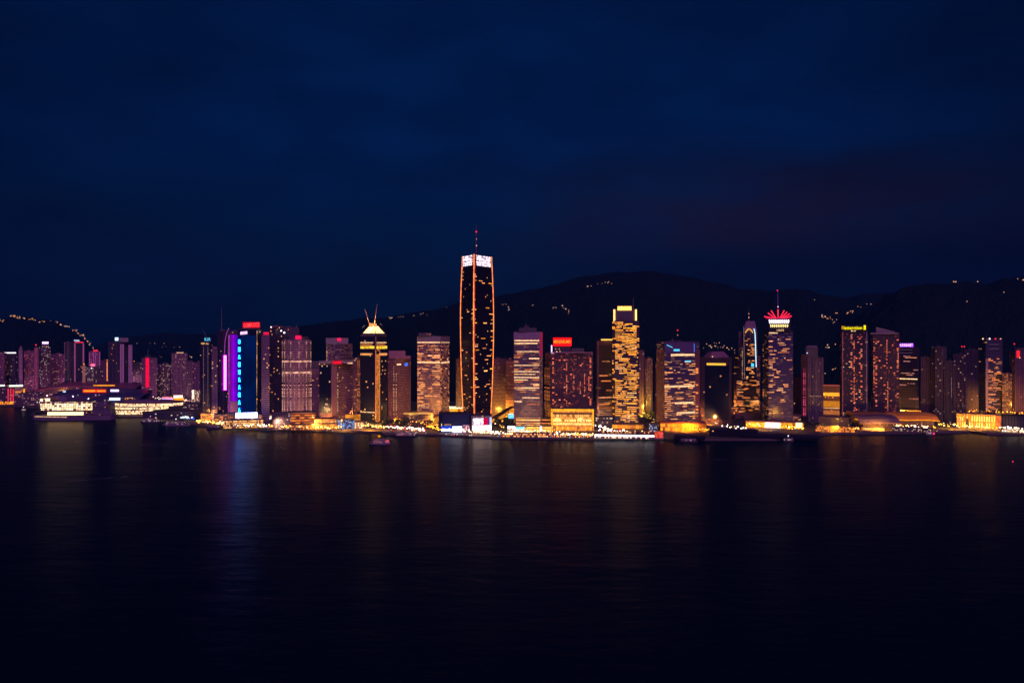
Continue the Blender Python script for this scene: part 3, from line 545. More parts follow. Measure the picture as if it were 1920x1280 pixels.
for e, x0, x1 in (('L', 676, 702), ('R', 706, 725.5)):
    T.panel('light_band', e, x0, 648.5, x1, 653.5, glow('yellow_band', (1, .55, .04), 1.25, mottle=.5, mscale=.15), .5, .6)
    T.panel('light_band', e, x0 if e == 'L' else 711, 662, x1-7 if e == 'L' else x1, 666, glow('orange_band', (1, .38, .10), .95, mottle=.3), .5, .6)
    T.panel('cornice_rail', e, x0, 628.5, x1, 629.6, CONC, .4, .5); T.panel('light_band', e, x0, 641.5, x1-2, 642.6, LITP, .3, .4); T.panel('light_band', e, x0, 645.2, x1-4, 646.2, LITO, .3, .4)
T.panel('corner_pier', 'L', 703.4, 630, 705.4, 790, plain('bronze_pier', (.45, .25, .15)), .5, .8); T.panel('corner_light', 'R', 705.2, 664, 711.5, 790, glow('amber_shaft', (1, .30, .05), .55, mottle=.55, mscale=.2), .4, .6)
for x in (704.6, 712): T.bar('corner_tube', x, 655, x, 788, LITO, .4, v=-1.6)
T.panel('light_band', 'L', 676, 771.5, 703, 773.4, LITP, .5, .6)
T = Tower(OF, 'stepped reddish slab with bead lights and a small blue logo', 'tower', 727, 771, 672, 1760, facade('banded_facade', (.33, .16, .16), lit=.12, cw=3, fh=3.6, ww=.8, wh=.4, a=ORANGE, b=PALE, s=.3), corner=741, phi=40); T.block('roof_cap', 729, 760, 657.5, 672, 3, 24, CONCP); T.block('roof_plinth', 735, 770, 667, 672, .5, 3, CONCP)
T.panel('logo_sign', 'R', 758.5, 680.5, 764, 685.5, BLUEL, .8, .8); T.panel('sign_bar', 'R', 744.5, 682, 751.5, 684, LITP, .6, .6)
T.fbar('bead_light', 'L', 738.8, 686, 778, BEADP, .55); T.fbar('bead_light', 'R', 742.6, 700, 778, BEADP, .55)

# ------------------------------------------------------------------ warm gridded office
T = Tower(OF, 'plain purple grey office block whose floors glow in an amber grid', 'tower', 782, 843, 630.5, 1700, facade('gridded_facade', (.34, .24, .28), (.05, .03, .04), cw=3.4, fh=4.1, ww=.78, wh=.5, lit=.5, a=WARM, b=ORANGE, s=.42, run=2), corner=826, phi=20)
T.panel('crown_wall', 'L', 782, 630.4, 826, 640, CONC, .3, .5); T.panel('crown_wall', 'R', 826.3, 630.6, 843, 640, CONC, .3, .5); T.block('roof_cap', 785, 809, 624, 630.5, 6, 24, CONCD)
for e, x0, x1 in (('L', 782.5, 825), ('R', 827, 842.5)): T.panel('light_band', e, x0, 640.8, x1, 642.8, LITP, .4, .5); T.panel('light_band', e, x0, 678.2, x1, 680.4, LITP, .4, .5)
T.lit('L', 52, 646, 766, 4.1, 4, 18, LITW, 3, 1.7, 3.4); T.lit('R', 40, 644, 766, 4.1, 2, 9, LITW, 4, 1.7, 3.4)
for x in (801, 806): T.lamp('roof_lamp', x, 626.5, .9, LITO, 5)
T = Tower(AP, 'thin pale striped block wedged behind the tallest neon edged tower', 'tower', 855, 868, 673, 1820, facade('slit_facade', (.42, .22, .16), cw=2.6, fh=3.2, ww=.5, wh=.6, lit=.08, a=ORANGE), ribs=3.2, trim=TAN)
# ------------------------------------------------------------------ the tallest tower
def ent(t):
    tab = [(0, .80), (.12, .87), (.25, .93), (.4, .975), (.55, 1), (.7, .995), (.85, .95), (1, .87)]
    a = interp(tab, t); b = interp(tab, max(0, t-.05)); c = interp(tab, min(1, t+.05)); return (a+b+c)/3
T = Tower('skyscraper', 'tallest dark tower edged in orange neon with a white lit crown', 'tower', 863.0, 926.5, 475.5, 1640, facade('dark_curtain_wall', (.022, .02, .03), (.007, .008, .02), lit=.012, fh=4, ww=.9, wh=.75, a=ORANGE, b=PALE, s=.5), corner=888, deps=(46, 58), sc=ent, clutter=False, zs=[i/24 for i in range(25)], parapet=False)
def edge_strip(i, off, r, part='neon_edge', mat=NEON):
    q = MB(); P = []
    for j in range(25):
        t = j/24; k = ent(t)*off; p = T.cen+(T.poly[i]-T.cen)*k; P.append((p.x, p.y, T.H*t*.999))
    for a, b in zip(P, P[1:]): q.tube(a, b, r, r, 6)
    return q.build(part, mat, T.root)
edge_strip(0, 1.01, .95); edge_strip(2, 1.01, .95)
ed = edge_strip(1, 1.014, 1.0); ed = edge_strip(1, .99, 1.25, 'corner_pier', plain('red_halo_bronze', (.35, .09, .04)))  # red pier put behind the corner neon as its halo
for e in (0, 1):                                  # twin tube beside the near corner
    q = MB(); P = []
    for j in range(25):
        t = j/24; a, b = T.frame(e, T.H*t); f_ = (b-a).normalized(); p = (b-f_*2.6) if e == 0 else (a+f_*2.9); n2 = Vector((f_.y, -f_.x)); p = p+n2*.5; P.append((p.x, p.y, T.H*t))
    if e == 1:
        for a, b in zip(P, P[1:]): q.tube(a, b, .55, .55, 5)
        q.build('neon_edge', glow('deep_red_neon', (1, .07, .03), .8, mottle=.5, mscale=.12), T.root)
CROWN = facade('crown_light_grid', (.5, .45, .5), (.9, .85, .9), cw=2.1, fh=2.6, ww=.8, wh=.72, lit=.93, a=(1, .86, .95), b=(.9, .8, 1), s=2.0); CROWN.cycles.emission_sampling = 'AUTO'
zt_ = T.H-1
for e, f0, f1 in (('L', .07, .86), ('R', .12, .93)):
    a, b = T.frame(e, T.H-11); ln_ = (b-a).length; q = MB(); q.box(ln_*f0, ln_*f1, -.5, .1, zt_-22, zt_, 0, T.M(e, T.H-11)); q.build('crown_light', CROWN, T.root)
# crown panels follow the perspective of the faces
T.lit('L', 22, 505, 775, 4, 2, 9, LITW, 41, 1.6, 1.5); T.lit('R', 36, 505, 775, 4, 2, 15, LITW, 42, 1.6, 1.5)
T.lit('R', 12, 520, 720, 4, 8, 16, LITG, 43, 2.2, 1.5)
m_ = T.bar('antenna', 893, 476, 893, 420, plain('aviation_red_mast', (.35, .06, .06)), .9, .3, T.cen.y-6); T.lamp('beacon', 893, 434.5, 1.7, REDL, T.cen.y-7); T.lamp('mast_lamp', 893.4, 448, .9, LITP, T.cen.y-7); T.lamp('mast_lamp', 893.4, 460.5, 1.2, LITP, T.cen.y-7)
# ------------------------------------------------------------------ centre
T = Tower(OF, 'dim reddish ribbed slab standing just behind the tallest tower', 'tower', 918, 950, 673, 1800, facade('ribbed_facade', (.26, .13, .14), lit=.06, cw=2.6, fh=3.1, ww=.9, wh=.45, a=ORANGE, s=.25), ribs=3.1, trim=plain('rust_slab', (.24, .12, .13)))
T = Tower(OF, 'salmon striped low tower between the ribbed slab and the white office', 'tower', 948.5, 966, 675, 1760, facade('salmon_facade', (.55, .26, .18), lit=.06, ww=1, wh=.3, fh=4), ribs=7, trim=plain('salmon_band', (.6, .3, .2)))
T = Tower(OF, 'pale concrete office with broad blank crown and bright full width floors', 'tower', 963, 1017.5, 622.5, 1570, facade('office_facade', (.30, .23, .28), (.05, .04, .06), cw=3, fh=4, ww=.9, wh=.5, lit=.42, a=PALE, b=WARM, s=.18, run=3), corner=1012, phi=12)
T.panel('crown_wall', 'L', 963.2, 622.6, 1012, 636, plain('pale_concrete', (.40, .30, .40)), .3, .5); T.panel('crown_side', 'R', 1012.2, 623, 1017, 668, glow('magenta_wash', (.8, .03, .15), .35, mottle=.4), .3, .4)
for y, x0, x1 in ((638.4, 964.5, 1011), (643.6, 965, 1008), (659, 970, 1008), (672, 992, 1011), (684.8, 964, 1011), (696.5, 963.5, 1011.5), (701.5, 964, 1004), (707.5, 963.5, 1011), (712, 964, 990), (721, 1000, 1011), (727, 977, 1011), (730, 968, 1004), (745.5, 979, 1011), (752.5, 965, 979)): T.panel('light_band', 'L', x0, y-1, x1, y+.9, LITP, .4, .5)
T.block('roof_plant', 973, 1006, 614.5, 622.5, 3, 16, CONCD); T.block('roof_plant', 982, 992, 611, 614.4, 5, 12, CONCD); T.bar('mast', 986.5, 611, 986.5, 606, STEEL, .4)
T.lit('L', 26, 655, 760, 4, 4, 18, LITO, 51, 1.2, 3)
pd = T.block('podium', 967.5, 1013, 785, 806, -8, 14, facade('glowing_podium', (.5, .3, .12), (.6, .4, .2), cw=6, fh=5.6, ww=.98, wh=.6, lit=1.1, a=GOLD, b=PALE, s=1.1)); 
for y in (785.6, 791.5): T.block('podium_slab', 966.5, 1014, y-.9, y+.9, -9.5, -8.05, TAN)
# hotel with red windows
T = Tower('hotel_tower', 'dark wide hotel block speckled with red windows under a fiery sign', 'tower', 1022, 1113, 661.5, 1640, facade('hotel_facade', (.09, .05, .07), (.012, .012, .03), cw=3.6, fh=3.7, ww=.5, wh=.5, lit=.2, a=RED, b=ORANGE, s=.35), corner=1032, phi=70)
T.block('roof_parapet', 1031, 1111, 659.8, 661.6, -.8, 1, plain('mauve_parapet', (.36, .2, .28)))
s = T.block('rooftop_sign', 1037.5, 1071.5, 633, 648.5, 4, 6, glow('fiery_halo_face', (1, .004, .006), 2.4, mottle=.1)); T.text('MENENEUMD', 1038.5, 637.5, 1070, 643.4, FIRE, 3.4, parent=s)  # glowing red board put in for the halo around the letters
T.block('rooftop_house', 1039, 1070, 648.6, 659.8, 8, 20, DARKM); T.block('roof_plant', 1072, 1095, 653, 659.8, 6, 16, CONCD); T.panel('light_bracket', 'R', 1033.2, 647, 1035.2, 662, VIOLW, 1, 1); T.panel('light_bracket', 'R', 1035.2, 660, 1038, 662, VIOLW, 1, 1)
for x, y in ((1042, 654), (1048.6, 654), (1050, 658.5), (1044, 659.5)): T.lamp('roof_lamp', x, y, 1.1, LITP, 5)
T.lit('R', 48, 668, 765, 3.7, 2, 3.6, LITR, 61, 1.8, 3.6, sfrac=(.04, .97)); rr = random.Random(5)
for cx_, y0, y1 in ((1062.5, 668, 765), (1076, 704, 735), (1096, 700, 735), (1104, 705, 730), (1088, 710, 740)): stack(T, 'R', cx_, y0, y1, 3.7)


for x in (1022.6, 1026.5, 1030): T.fbar('bead_light', 'L', x, 690, 766, BEADO, .6)



T = Tower('shopping_mall', 'golden glowing mall front with a bright frame below the red speckled hotel', 'building', 1033, 1113.5, 767, 1545, facade('mall_facade', (.5, .3, .1), (.5, .3, .1), cw=2.2, fh=4.5, ww=.85, wh=.8, lit=.7, a=GOLD, b=ORANGE, s=.9), depth=30)
for x0, x1, y0, y1 in ((1033, 1113.5, 766.4, 770.4), (1033, 1036.2, 770.4, 800), (1110.4, 1113.5, 770.4, 800)): T.block('lit_frame', x0, x1, y0, y1, -2, -.05, glow('golden_frame', (1, .42, .02), 1.25, mottle=.3, mscale=.2))
T.panel('dark_band', 'F', 1037, 773, 1110, 777, plain('brown_cladding', (.10, .06, .04)), .3, .3)
for y0, y1, m_ in ((776.5, 783.5, facade('lattice_window', (.2, .1, .03), (.6, .4, .1), cw=2.0, fh=9, ww=.62, wh=.95, lit=.8, a=GOLD, b=PALE, s=1.1)), (785.5, 790.5, facade('lattice_window', (.2, .1, .03), (.6, .4, .1), cw=2.4, fh=6, ww=.85, wh=.95, lit=.9, a=GOLD, b=PALE, s=1.5)), (792.5, 796.5, LITG), (799, 805.5, facade('shop_window', (.3, .15, .03), (.5, .3, .1), cw=5, fh=12, ww=.85, wh=.95, lit=.85, a=ORANGE, b=GOLD, s=1.1))): T.panel('window_band', 'F', 1037, y0, 1109.8, y1, m_, .6, .6)
T = Tower(OF, 'grey violet slab with faint bands tucked beside the golden tower', 'tower', 1117, 1152, 638.5, 1700, facade('banded_facade', (.24, .17, .22), lit=.06, cw=3, fh=4, ww=1, wh=.45, a=PALE, b=ORANGE, s=.3, run=6), corner=1120, phi=72)
T.panel('edge_pier', 'R', 1120, 639, 1122.4, 768, plain('rose_pier', (.45, .22, .22)), .5, .8); T.block('roof_light', 1127, 1148, 635.5, 638, 2, 5, GOLDL); T.panel('crown_wall', 'R', 1122, 639, 1151, 646, CONCP, .2, .3)
for y, x0, x1 in ((704, 1124, 1139), (714, 1127, 1145), (731.5, 1137, 1148), (745, 1122, 1147), (757.5, 1122, 1143), (764, 1124, 1147)): T.panel('light_band', 'R', x0, y-.8, x1, y+.8, LITO, .4, .5)
# ------------------------------------------------------------------ golden banded tower
T = Tower(OF, 'golden tower banded with bright lit floors under a dark squared crown', 'tower', 1148, 1198.5, 602, 1580, facade('golden_facade', (.16, .12, .13), (.035, .03, .045), cw=2.6, fh=4, ww=.95, wh=.62, lit=.30, a=(1, .30, .012), b=(1, .42, .07), s=.95, run=4), shape='cham', cham=.1, depth=46)
T.block('crown', 1151.5, 1194, 580, 602, 4, 42, plain('dark_crown_cladding', (.10, .07, .10), .5)); cr_ = T.block('crown_top', 1157, 1185, 573, 580, 8, 36, plain('dark_crown_cladding', (.10, .07, .10), .5))
T.block('crown_light', 1158, 1184, 574.2, 581.6, 2.6, 3.8, glow('gold_sign_face', (1, .48, .09), 2.6, mottle=.35, mscale=.5))
for x in (1150.2, 1190.8): T.block('corner_light', x, x+3.2, 580, 602, 1.5, 3.9, glow('gold_corner_light', (1, .55, .14), 2.6, mottle=.2))
T.bar('antenna', 1187.5, 580, 1187.5, 558, STEEL, .5, .25, 12)
T.lit('F', 88, 602, 784, 4, 5, 28, LITG, 71, 1.55, 2.6); T.lit('L', 8, 602, 784, 4, 1.5, 4, LITG, 72, 2.2, 1.3); T.lit('R', 8, 602, 784, 4, 1.5, 4, LITG, 73, 2.2, 1.3)
q = MB(); q.prism([Vector((p.x*1.3, (p.y-23)*1.25+20)) for p in T.poly], 0, 11, 0, 1); q.build('podium', [facade('podium_facade', (.3, .16, .05), (.4, .2, .05), cw=7, fh=10, ww=.94, wh=.7, lit=1.1, a=ORANGE, b=GOLD, s=.75), DARKM], T.root)
q = MB(); q.prism([Vector((p.x*1.34, (p.y-23)*1.3+20)) for p in T.poly], 11.02, 13.5, 0, bottom=True); q.build('canopy', plain('dark_brown_canopy', (.05, .03, .03)), T.root)
T = Tower(AP, 'dim reddish block peeking out behind the golden banded tower', 'tower', 1198, 1208, 658, 1900, res((.14, .07, .10), lit=.03))
T = Tower(AP, 'slim dotted apartment tower in the gap beside the golden banded tower', 'tower', 1209, 1223.5, 672, 1950, res((.15, .08, .10), lit=.25, a=ORANGE, b=PALE, s=.3), shape='cham')
T = Tower(AP, 'low tan block pressed against the cyan marked office', 'tower', 1228, 1240, 680, 1640, res((.30, .14, .10), lit=.12, a=ORANGE, s=.3))
# cyan marked office
T = Tower(OF, 'broad purple office with cyan marks on its crown and slim mast', 'tower', 1231, 1312, 641, 1570, facade('office_facade', (.125, .10, .18), (.025, .025, .055), cw=2.8, fh=4, ww=.95, wh=.4, lit=.34, a=PALE, b=WARM, s=.2, run=3), corner=1246, phi=55)
T.panel('tan_side', 'L', 1231, 655, 1245.5, 792, facade('tan_facade', (.40, .20, .12), (.15, .07, .05), cw=2.4, fh=4, ww=.6, wh=.4, lit=.25, a=ORANGE, b=PALE, s=.35), .3, .4); T.panel('crown_wall', 'R', 1246.5, 641.5, 1302.5, 661, plain('blue_violet_cladding', (.14, .10, .22)), .3, .4)
q = MB(); q.tube(T.hitv(1250.5, 646.5, 2), T.hitv(1261, 651.5, 3), .7, .7); q.build('cyan_mark', CYANM, T.root); T.panel('cyan_mark', 'R', 1263, 654.5, 1274, 658, CYANM, .7, .6); T.panel('light_band', 'R', 1258, 663.5, 1302, 666.8, LITP, .5, .5); T.panel('cyan_mark', 'R', 1284, 676, 1295.5, 678.2, CYANM, .6, .5)
T.bar('antenna', 1270.5, 641, 1270.5, 617, BLACKM, 1.0, .5, 10); T.lamp('beacon', 1270.5, 619, 1.3, REDL, 8); T.lamp('mast_lamp', 1270.5, 628, 1, LITP, 8); T.bar('mast', 1260.5, 641, 1260.5, 632, STEEL, .4, .2, 10); T.panel('edge_light', 'R', 1301, 644, 1302, 660, BLUEL, .6, .5)
T.lit('R', 62, 670, 788, 4, 4, 20, LITW, 81, 1.2, 2.8, sfrac=(0, .92))
for y, x0, x1 in ((724, 1242, 1302), (755, 1262, 1300), (773.5, 1265, 1303)): T.panel('light_band', 'R', x0+4, y-1, x1, y+1, LITP, .45, .5)
T.panel('side_slab', 'R', 1303.5, 655, 1311.8, 790, plain('rust_brown_side', (.22, .09, .08)), .4, .5)
for y in (690, 693.5, 697, 720, 735, 760, 766, 772, 778): T.panel('lit_window', 'R', 1304.2, y, 1308.8, y+2.8, LITO, .8, .5)
T = Tower('market_hall', 'low hall with blazing orange front below the cyan marked office', 'building', 1238, 1324, 792.5, 1535, facade('hall_facade', (.5, .2, .05), (.5, .25, .05), cw=4.5, fh=7.5, ww=.9, wh=.8, lit=.8, a=(1, .34, .004), b=GOLD, s=.85), depth=20, roofmat=plain('rust_roof', (.30, .08, .05))); T.block('eaves', 1237, 1325, 791.5, 794.5, -3, -.05, plain('rust_roof', (.34, .08, .05)))
# dark blank block
T = Tower(OF, 'blank dark glass block with a single gold bar sign below its roof', 'tower', 1312, 1372, 671, 1650, facade('dark_curtain_wall', (.085, .05, .07), lit=.01), corner=1368, phi=15)
T.panel('glass_face', 'L', 1321.5, 683, 1367, 787, facade('dark_curtain_wall', (.005, .012, .045), (.004, .010, .04), lit=.003, fh=3.8, ww=.95, wh=.8, a=PALE, b=WARM, s=.5), .4, .5); s = T.panel('sign_board', 'L', 1324, 679, 1363, 686.5, BLACKM, .8, .4); T.panel('gold_bar', 'L', 1325.2, 680.3, 1361.2, 684.8, glow('gold_bar_light', (1, .52, .06), 1.25, mottle=.2), 1.2, .5, s)
q = MB(); cc = T.hitv(1343, 671, 20); q.prism([Vector((cc.x+(p[0])*22, 20+p[1]*14)) for p in ((-1.25, 0), (-.6, -1), (.6, -1), (1.25, 0), (.6, 1), (-.6, 1))], T.H+.02, T.H+13, 0, None, lambda t: 1-.45*t); q.build('roof_cap', CONCP, T.root); T.lamp('roof_lamp', 1336, 668.5, 1.2, LITP, 2)
# arched crown tower
T = Tower(OF, 'pointed tower with a gold arch and one white blue neon edge', 'tower', 1395, 1419, 622, 1790, facade('office_facade', (.10, .08, .12), (.015, .015, .04), cw=2.6, fh=4, ww=.9, wh=.5, lit=.12, a=WARM, b=ORANGE, s=.6, run=3), depth=34, piers=14, trim=CONC)
q = MB(); q.prism(T.poly, T.H+.02, T.H+24, 0, None, lambda t: 1-.3*t); q.build('crown', plain('violet_crown', (.26, .16, .30)), T.root)
T.bar('antenna', 1404, 603, 1404, 576, STEEL, .7, .25, 16); T.lamp('mast_lamp', 1404, 588, 1, LITP, 15); T.lamp('mast_lamp', 1404, 595, 1, LITP, 15)
q = MB(); P = [(1397.5, 624), (1399.5, 620.5), (1402, 617.3), (1404.5, 616.6), (1407, 617.5), (1409.5, 620.5), (1411.5, 624)]
for a, b in zip(P, P[1:]): q.tube(T.hitv(*a, -1.2), T.hitv(*b, -1.2), .95, .95)
q.build('gold_arch', glow('gold_arch_light', (1, .48, .05), 1.3), T.root)
q = MB(); P = [(1413.6, 616), (1415.6, 624), (1416.4, 640), (1417, 660), (1417.8, 688)]
for a, b in zip(P, P[1:]): q.tube(T.hitv(*a, -1), T.hitv(*b, -1), .85, .85)
q.build('neon_edge', glow('white_blue_neon', (.5, .75, 1), 1.9), T.root); T.bar('rim_tube', 1394.5, 612, 1396, 712, glow('dim_mauve_tube', (.4, .28, .45), .5, mottle=.5), .5, v=-.9); T.panel('cyan_mark', 'F', 1408.5, 681, 1413.5, 687.5, CYANM, .6, .5)
T.lit('F', 32, 636, 775, 4, 3, 12, LITW, 91, 1.6, 1.5, sfrac=(.15, .85))
T.bar('roof_finial', 1395.3, 612, 1395.3, 606.5, STEEL, .4, .2, 3)
T2 = Tower(OF, 'purple shoulder block stepped up against the arched crown tower', 'tower', 1385, 1396, 622, 1805, facade('plain_facade', (.20, .11, .17), lit=.02, fh=4))
T2.fbar('bead_light', 'F', 1391.8, 650, 716, BEADP, .6)

T = Tower(OF, 'rust brown lower block with fine bands in front of arched crown tower', 'tower', 1376, 1425, 668, 1830, facade('banded_facade', (.24, .11, .12), lit=.08, cw=2.8, fh=3.6, ww=1, wh=.45, a=ORANGE, s=.3, run=4), ribs=3.6, trim=plain('rust_slab', (.26, .12, .12)))
T = Tower(OF, 'banded low block wrapped round the arched crown tower foot', 'tower', 1381, 1424, 712, 1775, facade('banded_facade', (.28, .15, .15), lit=.2, cw=2.8, fh=4, ww=1, wh=.5, a=ORANGE, b=PALE, s=.5, run=5), depth=12); T.lit('F', 28, 713, 774, 4, 5, 18, LITO, 93, 1.6, 2.8)
# red fan tower
T = Tower(OF, 'purple banded tower crowned by a scarlet neon fan', 'tower', 1430, 1487, 622, 1650, facade('office_facade', (.105, .088, .19), (.022, .022, .06), cw=2.8, fh=3.9, ww=1, wh=.4, lit=.22, a=PALE, b=WARM, s=.13, run=3), corner=1441, phi=66)
T.block('crown_board', 1441.5, 1483, 598, 622, 3, 26, DARKM)
for (x, y) in ((1433, 593.2), (1440, 586.5), (1446, 582), (1458.8, 580), (1470.5, 581.5), (1476, 584.5), (1481, 588), (1484.5, 592.4)):
    d_ = 1 if x > 1459 else -1; q = MB(); b0 = T.hitv(1458.8+(x-1458.8)*.25, 596.5, 2); md = T.hitv(1458.8+(x-1458.8)*.62, 596.5-(596.5-y)*(.45), 2); e_ = T.hitv(x, y, 2); q.tube(b0, md, 1.0, 1.15); q.tube(md, e_, 1.15, 1.2); q.build('neon_ray', glow('scarlet_neon', (1, .02, .07), 1.5), T.root)
q = MB(); q.tube(T.hitv(1436, 596.6, 2), T.hitv(1482, 596.6, 2), .8, .8); q.build('neon_base', glow('crimson_neon', (.8, .02, .12), .8), T.root)
s = T.block('sign_board', 1442, 1481.5, 598.2, 621, 2.2, 2.9, BLACKM)
for i in range(11):
    x = 1443.5+i*3.4; sk = (i-5)*.22; q = MB(); q.tube(T.hitv(x, 606, 1.6), T.hitv(x+sk*1.2, 599.2, 1.6), .95, .95); q.tube(T.hitv(x+1.6, 604, 1.6), T.hitv(x+.6+sk, 600, 1.6), .6, .6); q.build('letter_stroke', glow('white_violet_letters', (.95, .8, 1), 2.4), s)
for i in range(10):
    x = 1445.5+i*3.4; q = MB(); q.tube(T.hitv(x, 613.4, 1.6), T.hitv(x+(i-4.5)*.15, 607.6, 1.6), .85, .85); q.tube(T.hitv(x, 612, 1.6), T.hitv(x+2, 610, 1.6), .6, .6); q.build('letter_stroke', glow('cream_letters', (1, .75, .28), 1.7), s)
T.text('1880', 1456.5, 616.8, 1470, 621, LITP, 1.4, parent=s)
T.bar('antenna', 1458.8, 598, 1458.3, 543, glow('violet_mast_light', (.22, .06, .5), .35, mottle=.7, mscale=.12), .75, .35, 8); T.lamp('beacon', 1457.6, 544.5, 1.3, REDL, 7); T.lamp('mast_lamp', 1458.8, 575, 1.1, VIOLW, 6)
T.panel('light_band', 'R', 1442, 623, 1458, 625.2, LITP, .5, .5); T.panel('light_band', 'R', 1458, 660, 1480, 661.2, LITO, .4, .5)
T.lit('R', 44, 634, 776, 3.9, 3, 14, LITW, 101, 1.35, 2.8); T.lit('L', 22, 650, 776, 3.9, 2, 6, LITO, 102, 1.1, 2.0)
# tower with magenta bead stripe
T = Tower(OF, 'grey mauve ribbed tower with a magenta beaded stripe down one side', 'tower', 1502, 1543.5, 671, 1700, facade('ribbed_facade', (.16, .12, .17), (.03, .025, .06), cw=4, fh=4, ww=.5, wh=.9, lit=.03, s=.3), corner=1515, phi=50, piers=5, trim=CONCD)
T.block('roof_cap', 1511, 1533.5, 650, 671, 6, 24, CONCD); T.block('roof_cap', 1513, 1532, 648, 650, 8, 22, CONC); T.panel('side_wall', 'L', 1502.6, 664, 1514.8, 780, plain('rose_grey_wall', (.32, .16, .20)), .5, .7); T.lamp('roof_lamp', 1513.5, 661.5, 1.1, BLUEW, -1)
for x in (1507.5, 1510.4): T.fbar('bead_light', 'L', x, 690, 781, BEADM, .8, 1.2)



for i in range(8): T.lamp('wall_lamp', 1520+i*2.6, 742.5, .5, LITP, -.6)

T = Tower(OF, 'rusty low block hugging the ribbed tower with magenta beads', 'tower', 1488, 1504, 707, 1760, facade('plain_facade', (.24, .10, .10), lit=.03, a=ORANGE))
T = Tower('car_park', 'stacked decks glowing orange in the gap between two dark towers', 'building', 1541, 1577, 724, 1860, facade('deck_facade', (.10, .05, .05), (.1, .05, .03), lit=.06, fh=5), depth=30)
for y0, y1, m_ in ((721, 723.5, glow('dim_red_strip', (.9, .15, .1), .5)), (735.5, 742.5, LITG), (751, 763.5, glow('orange_deck', (1, .32, .015), .62, mottle=.3)), (764, 766, LITP), (769, 777, LITO)): T.panel('lit_deck', 'F', 1543.5, y0, 1574, y1, m_, .4, .6)
# yellow lettered tower
T = Tower('hotel_tower', 'dark tower with red windows under yellow roof lettering', 'tower', 1574.5, 1627.5, 622, 1720, facade('dark_hotel_facade', (.035, .03, .055), (.010, .012, .035), cw=3.4, fh=3.8, ww=.5, wh=.5, lit=.10, a=RED, b=ORANGE, s=.25), corner=1579, phi=75)
T.block('sign_backing', 1578, 1626, 610, 622, 1.5, 4, plain('black_sign_wall', (.02, .02, .02))); T.text('Ietterction', 1582, 611.3, 1616.5, 617.4, YELL, 1.0); T.block('sign_end', 1619.5, 1623.2, 609.6, 618, .2, 1.3, YELL); T.block('sign_end', 1578.5, 1579.6, 611, 617, .2, 1.3, ORL); T.text('Bl.ut', 1596, 619, 1604.5, 621.2, LITP, 1.2)
T.panel('edge_pier', 'R', 1579, 623, 1580.6, 780, glow('dim_rose_tube', (.5, .10, .12), .4, mottle=.5), .8, .8); T.panel('edge_pier', 'R', 1624, 623, 1625.4, 780, plain('grey_fin', (.3, .26, .36)), .8, .8)
def cols(xs, sig):
    def pk(rnd, rows): return rnd.randrange(rows)
    return pk
T.lit('R', 54, 626, 779, 3.8, 2, 3.6, LITR, 111, 1.8, 3.4, sfrac=(.30, .80)); T.lit('R', 14, 626, 779, 3.8, 1.7, 3, LITP, 112, 1.4, 3.4)
stack(T, 'R', 1601.5, 636, 779, 3.8)
T = Tower('hotel_tower', 'dark red dotted tower with a wedge shaped roof screen', 'tower', 1633, 1686.5, 625.5, 1760, facade('dark_hotel_facade', (.06, .035, .055), (.012, .012, .035), cw=3.4, fh=3.8, ww=.5, wh=.5, lit=.14, a=RED, b=ORANGE, s=.28), corner=1638, phi=75)
T.block('roof_slab', 1632.5, 1684, 623.6, 626, -1, 30, CONC); q = MB(); z = T.hitv(1640, 623.6, 6).z; a = T.hitv(1643, 613, 6); b = T.hitv(1677, 621, 6)
for v0, v1 in ((6, 8),):
    for y_ in (v0, v1): q.face([(a.x, y_, z), (b.x, y_, z), (b.x, y_, b.z), (a.x, y_, a.z)] if y_ == v0 else [(a.x, y_, a.z), (b.x, y_, b.z), (b.x, y_, z), (a.x, y_, z)])
    q.face([(a.x, v0, a.z), (b.x, v0, b.z), (b.x, v1, b.z), (a.x, v1, a.z)]); q.face([(a.x, v1, z), (a.x, v0, z), (a.x, v0, a.z), (a.x, v1, a.z)]); q.face([(b.x, v0, z), (b.x, v1, z), (b.x, v1, b.z), (b.x, v0, b.z)])
q.build('roof_screen', CONC, T.root)
T.lit('R', 40, 630, 778, 3.8, 2, 3.6, LITR, 121, 1.8, 3.4, sfrac=(.08, .98)); T.lit('R', 14, 630, 778, 3.8, 2.5, 4, LITO, 122, 2, 3.4)
for cx_, y0, y1 in ((1638.6, 634, 735), (1663, 632, 690), (1664.5, 715, 768), (1684, 660, 690)): stack(T, 'R', cx_, y0, y1, 3.8)
T = Tower(OF, 'dark office under a glaring violet white roof sign', 'tower', 1685.5, 1723, 652, 1830, facade('dark_curtain_wall', (.05, .035, .07), (.012, .014, .035), cw=3, fh=3.9, ww=1, wh=.5, lit=.05, a=PALE, b=PINK, s=.35, run=5), corner=1720, phi=15)
s = T.block('rooftop_sign', 1685, 1713, 643.5, 650.5, 2, 4, glow('violet_sign_face', (.35, .03, .95), 1.1)); T.text('HUNNNNET', 1686, 644, 1711.5, 649.6, VIOLW, 1.4, parent=s); T.block('sign_frame', 1687, 1711, 650.5, 652, 2.2, 3.8, BLACKM)
T.panel('light_band', 'L', 1686, 708.8, 1720, 711.4, LITP, .5, .5); T.panel('light_band', 'L', 1697, 669.5, 1719, 671, LITO, .4, .5)
for y in (655, 661): T.panel('light_band', 'L', 1686.5, y, 1711, y+.8, glow('dim_mauve_band', (.5, .22, .4), .3), .4, .5)
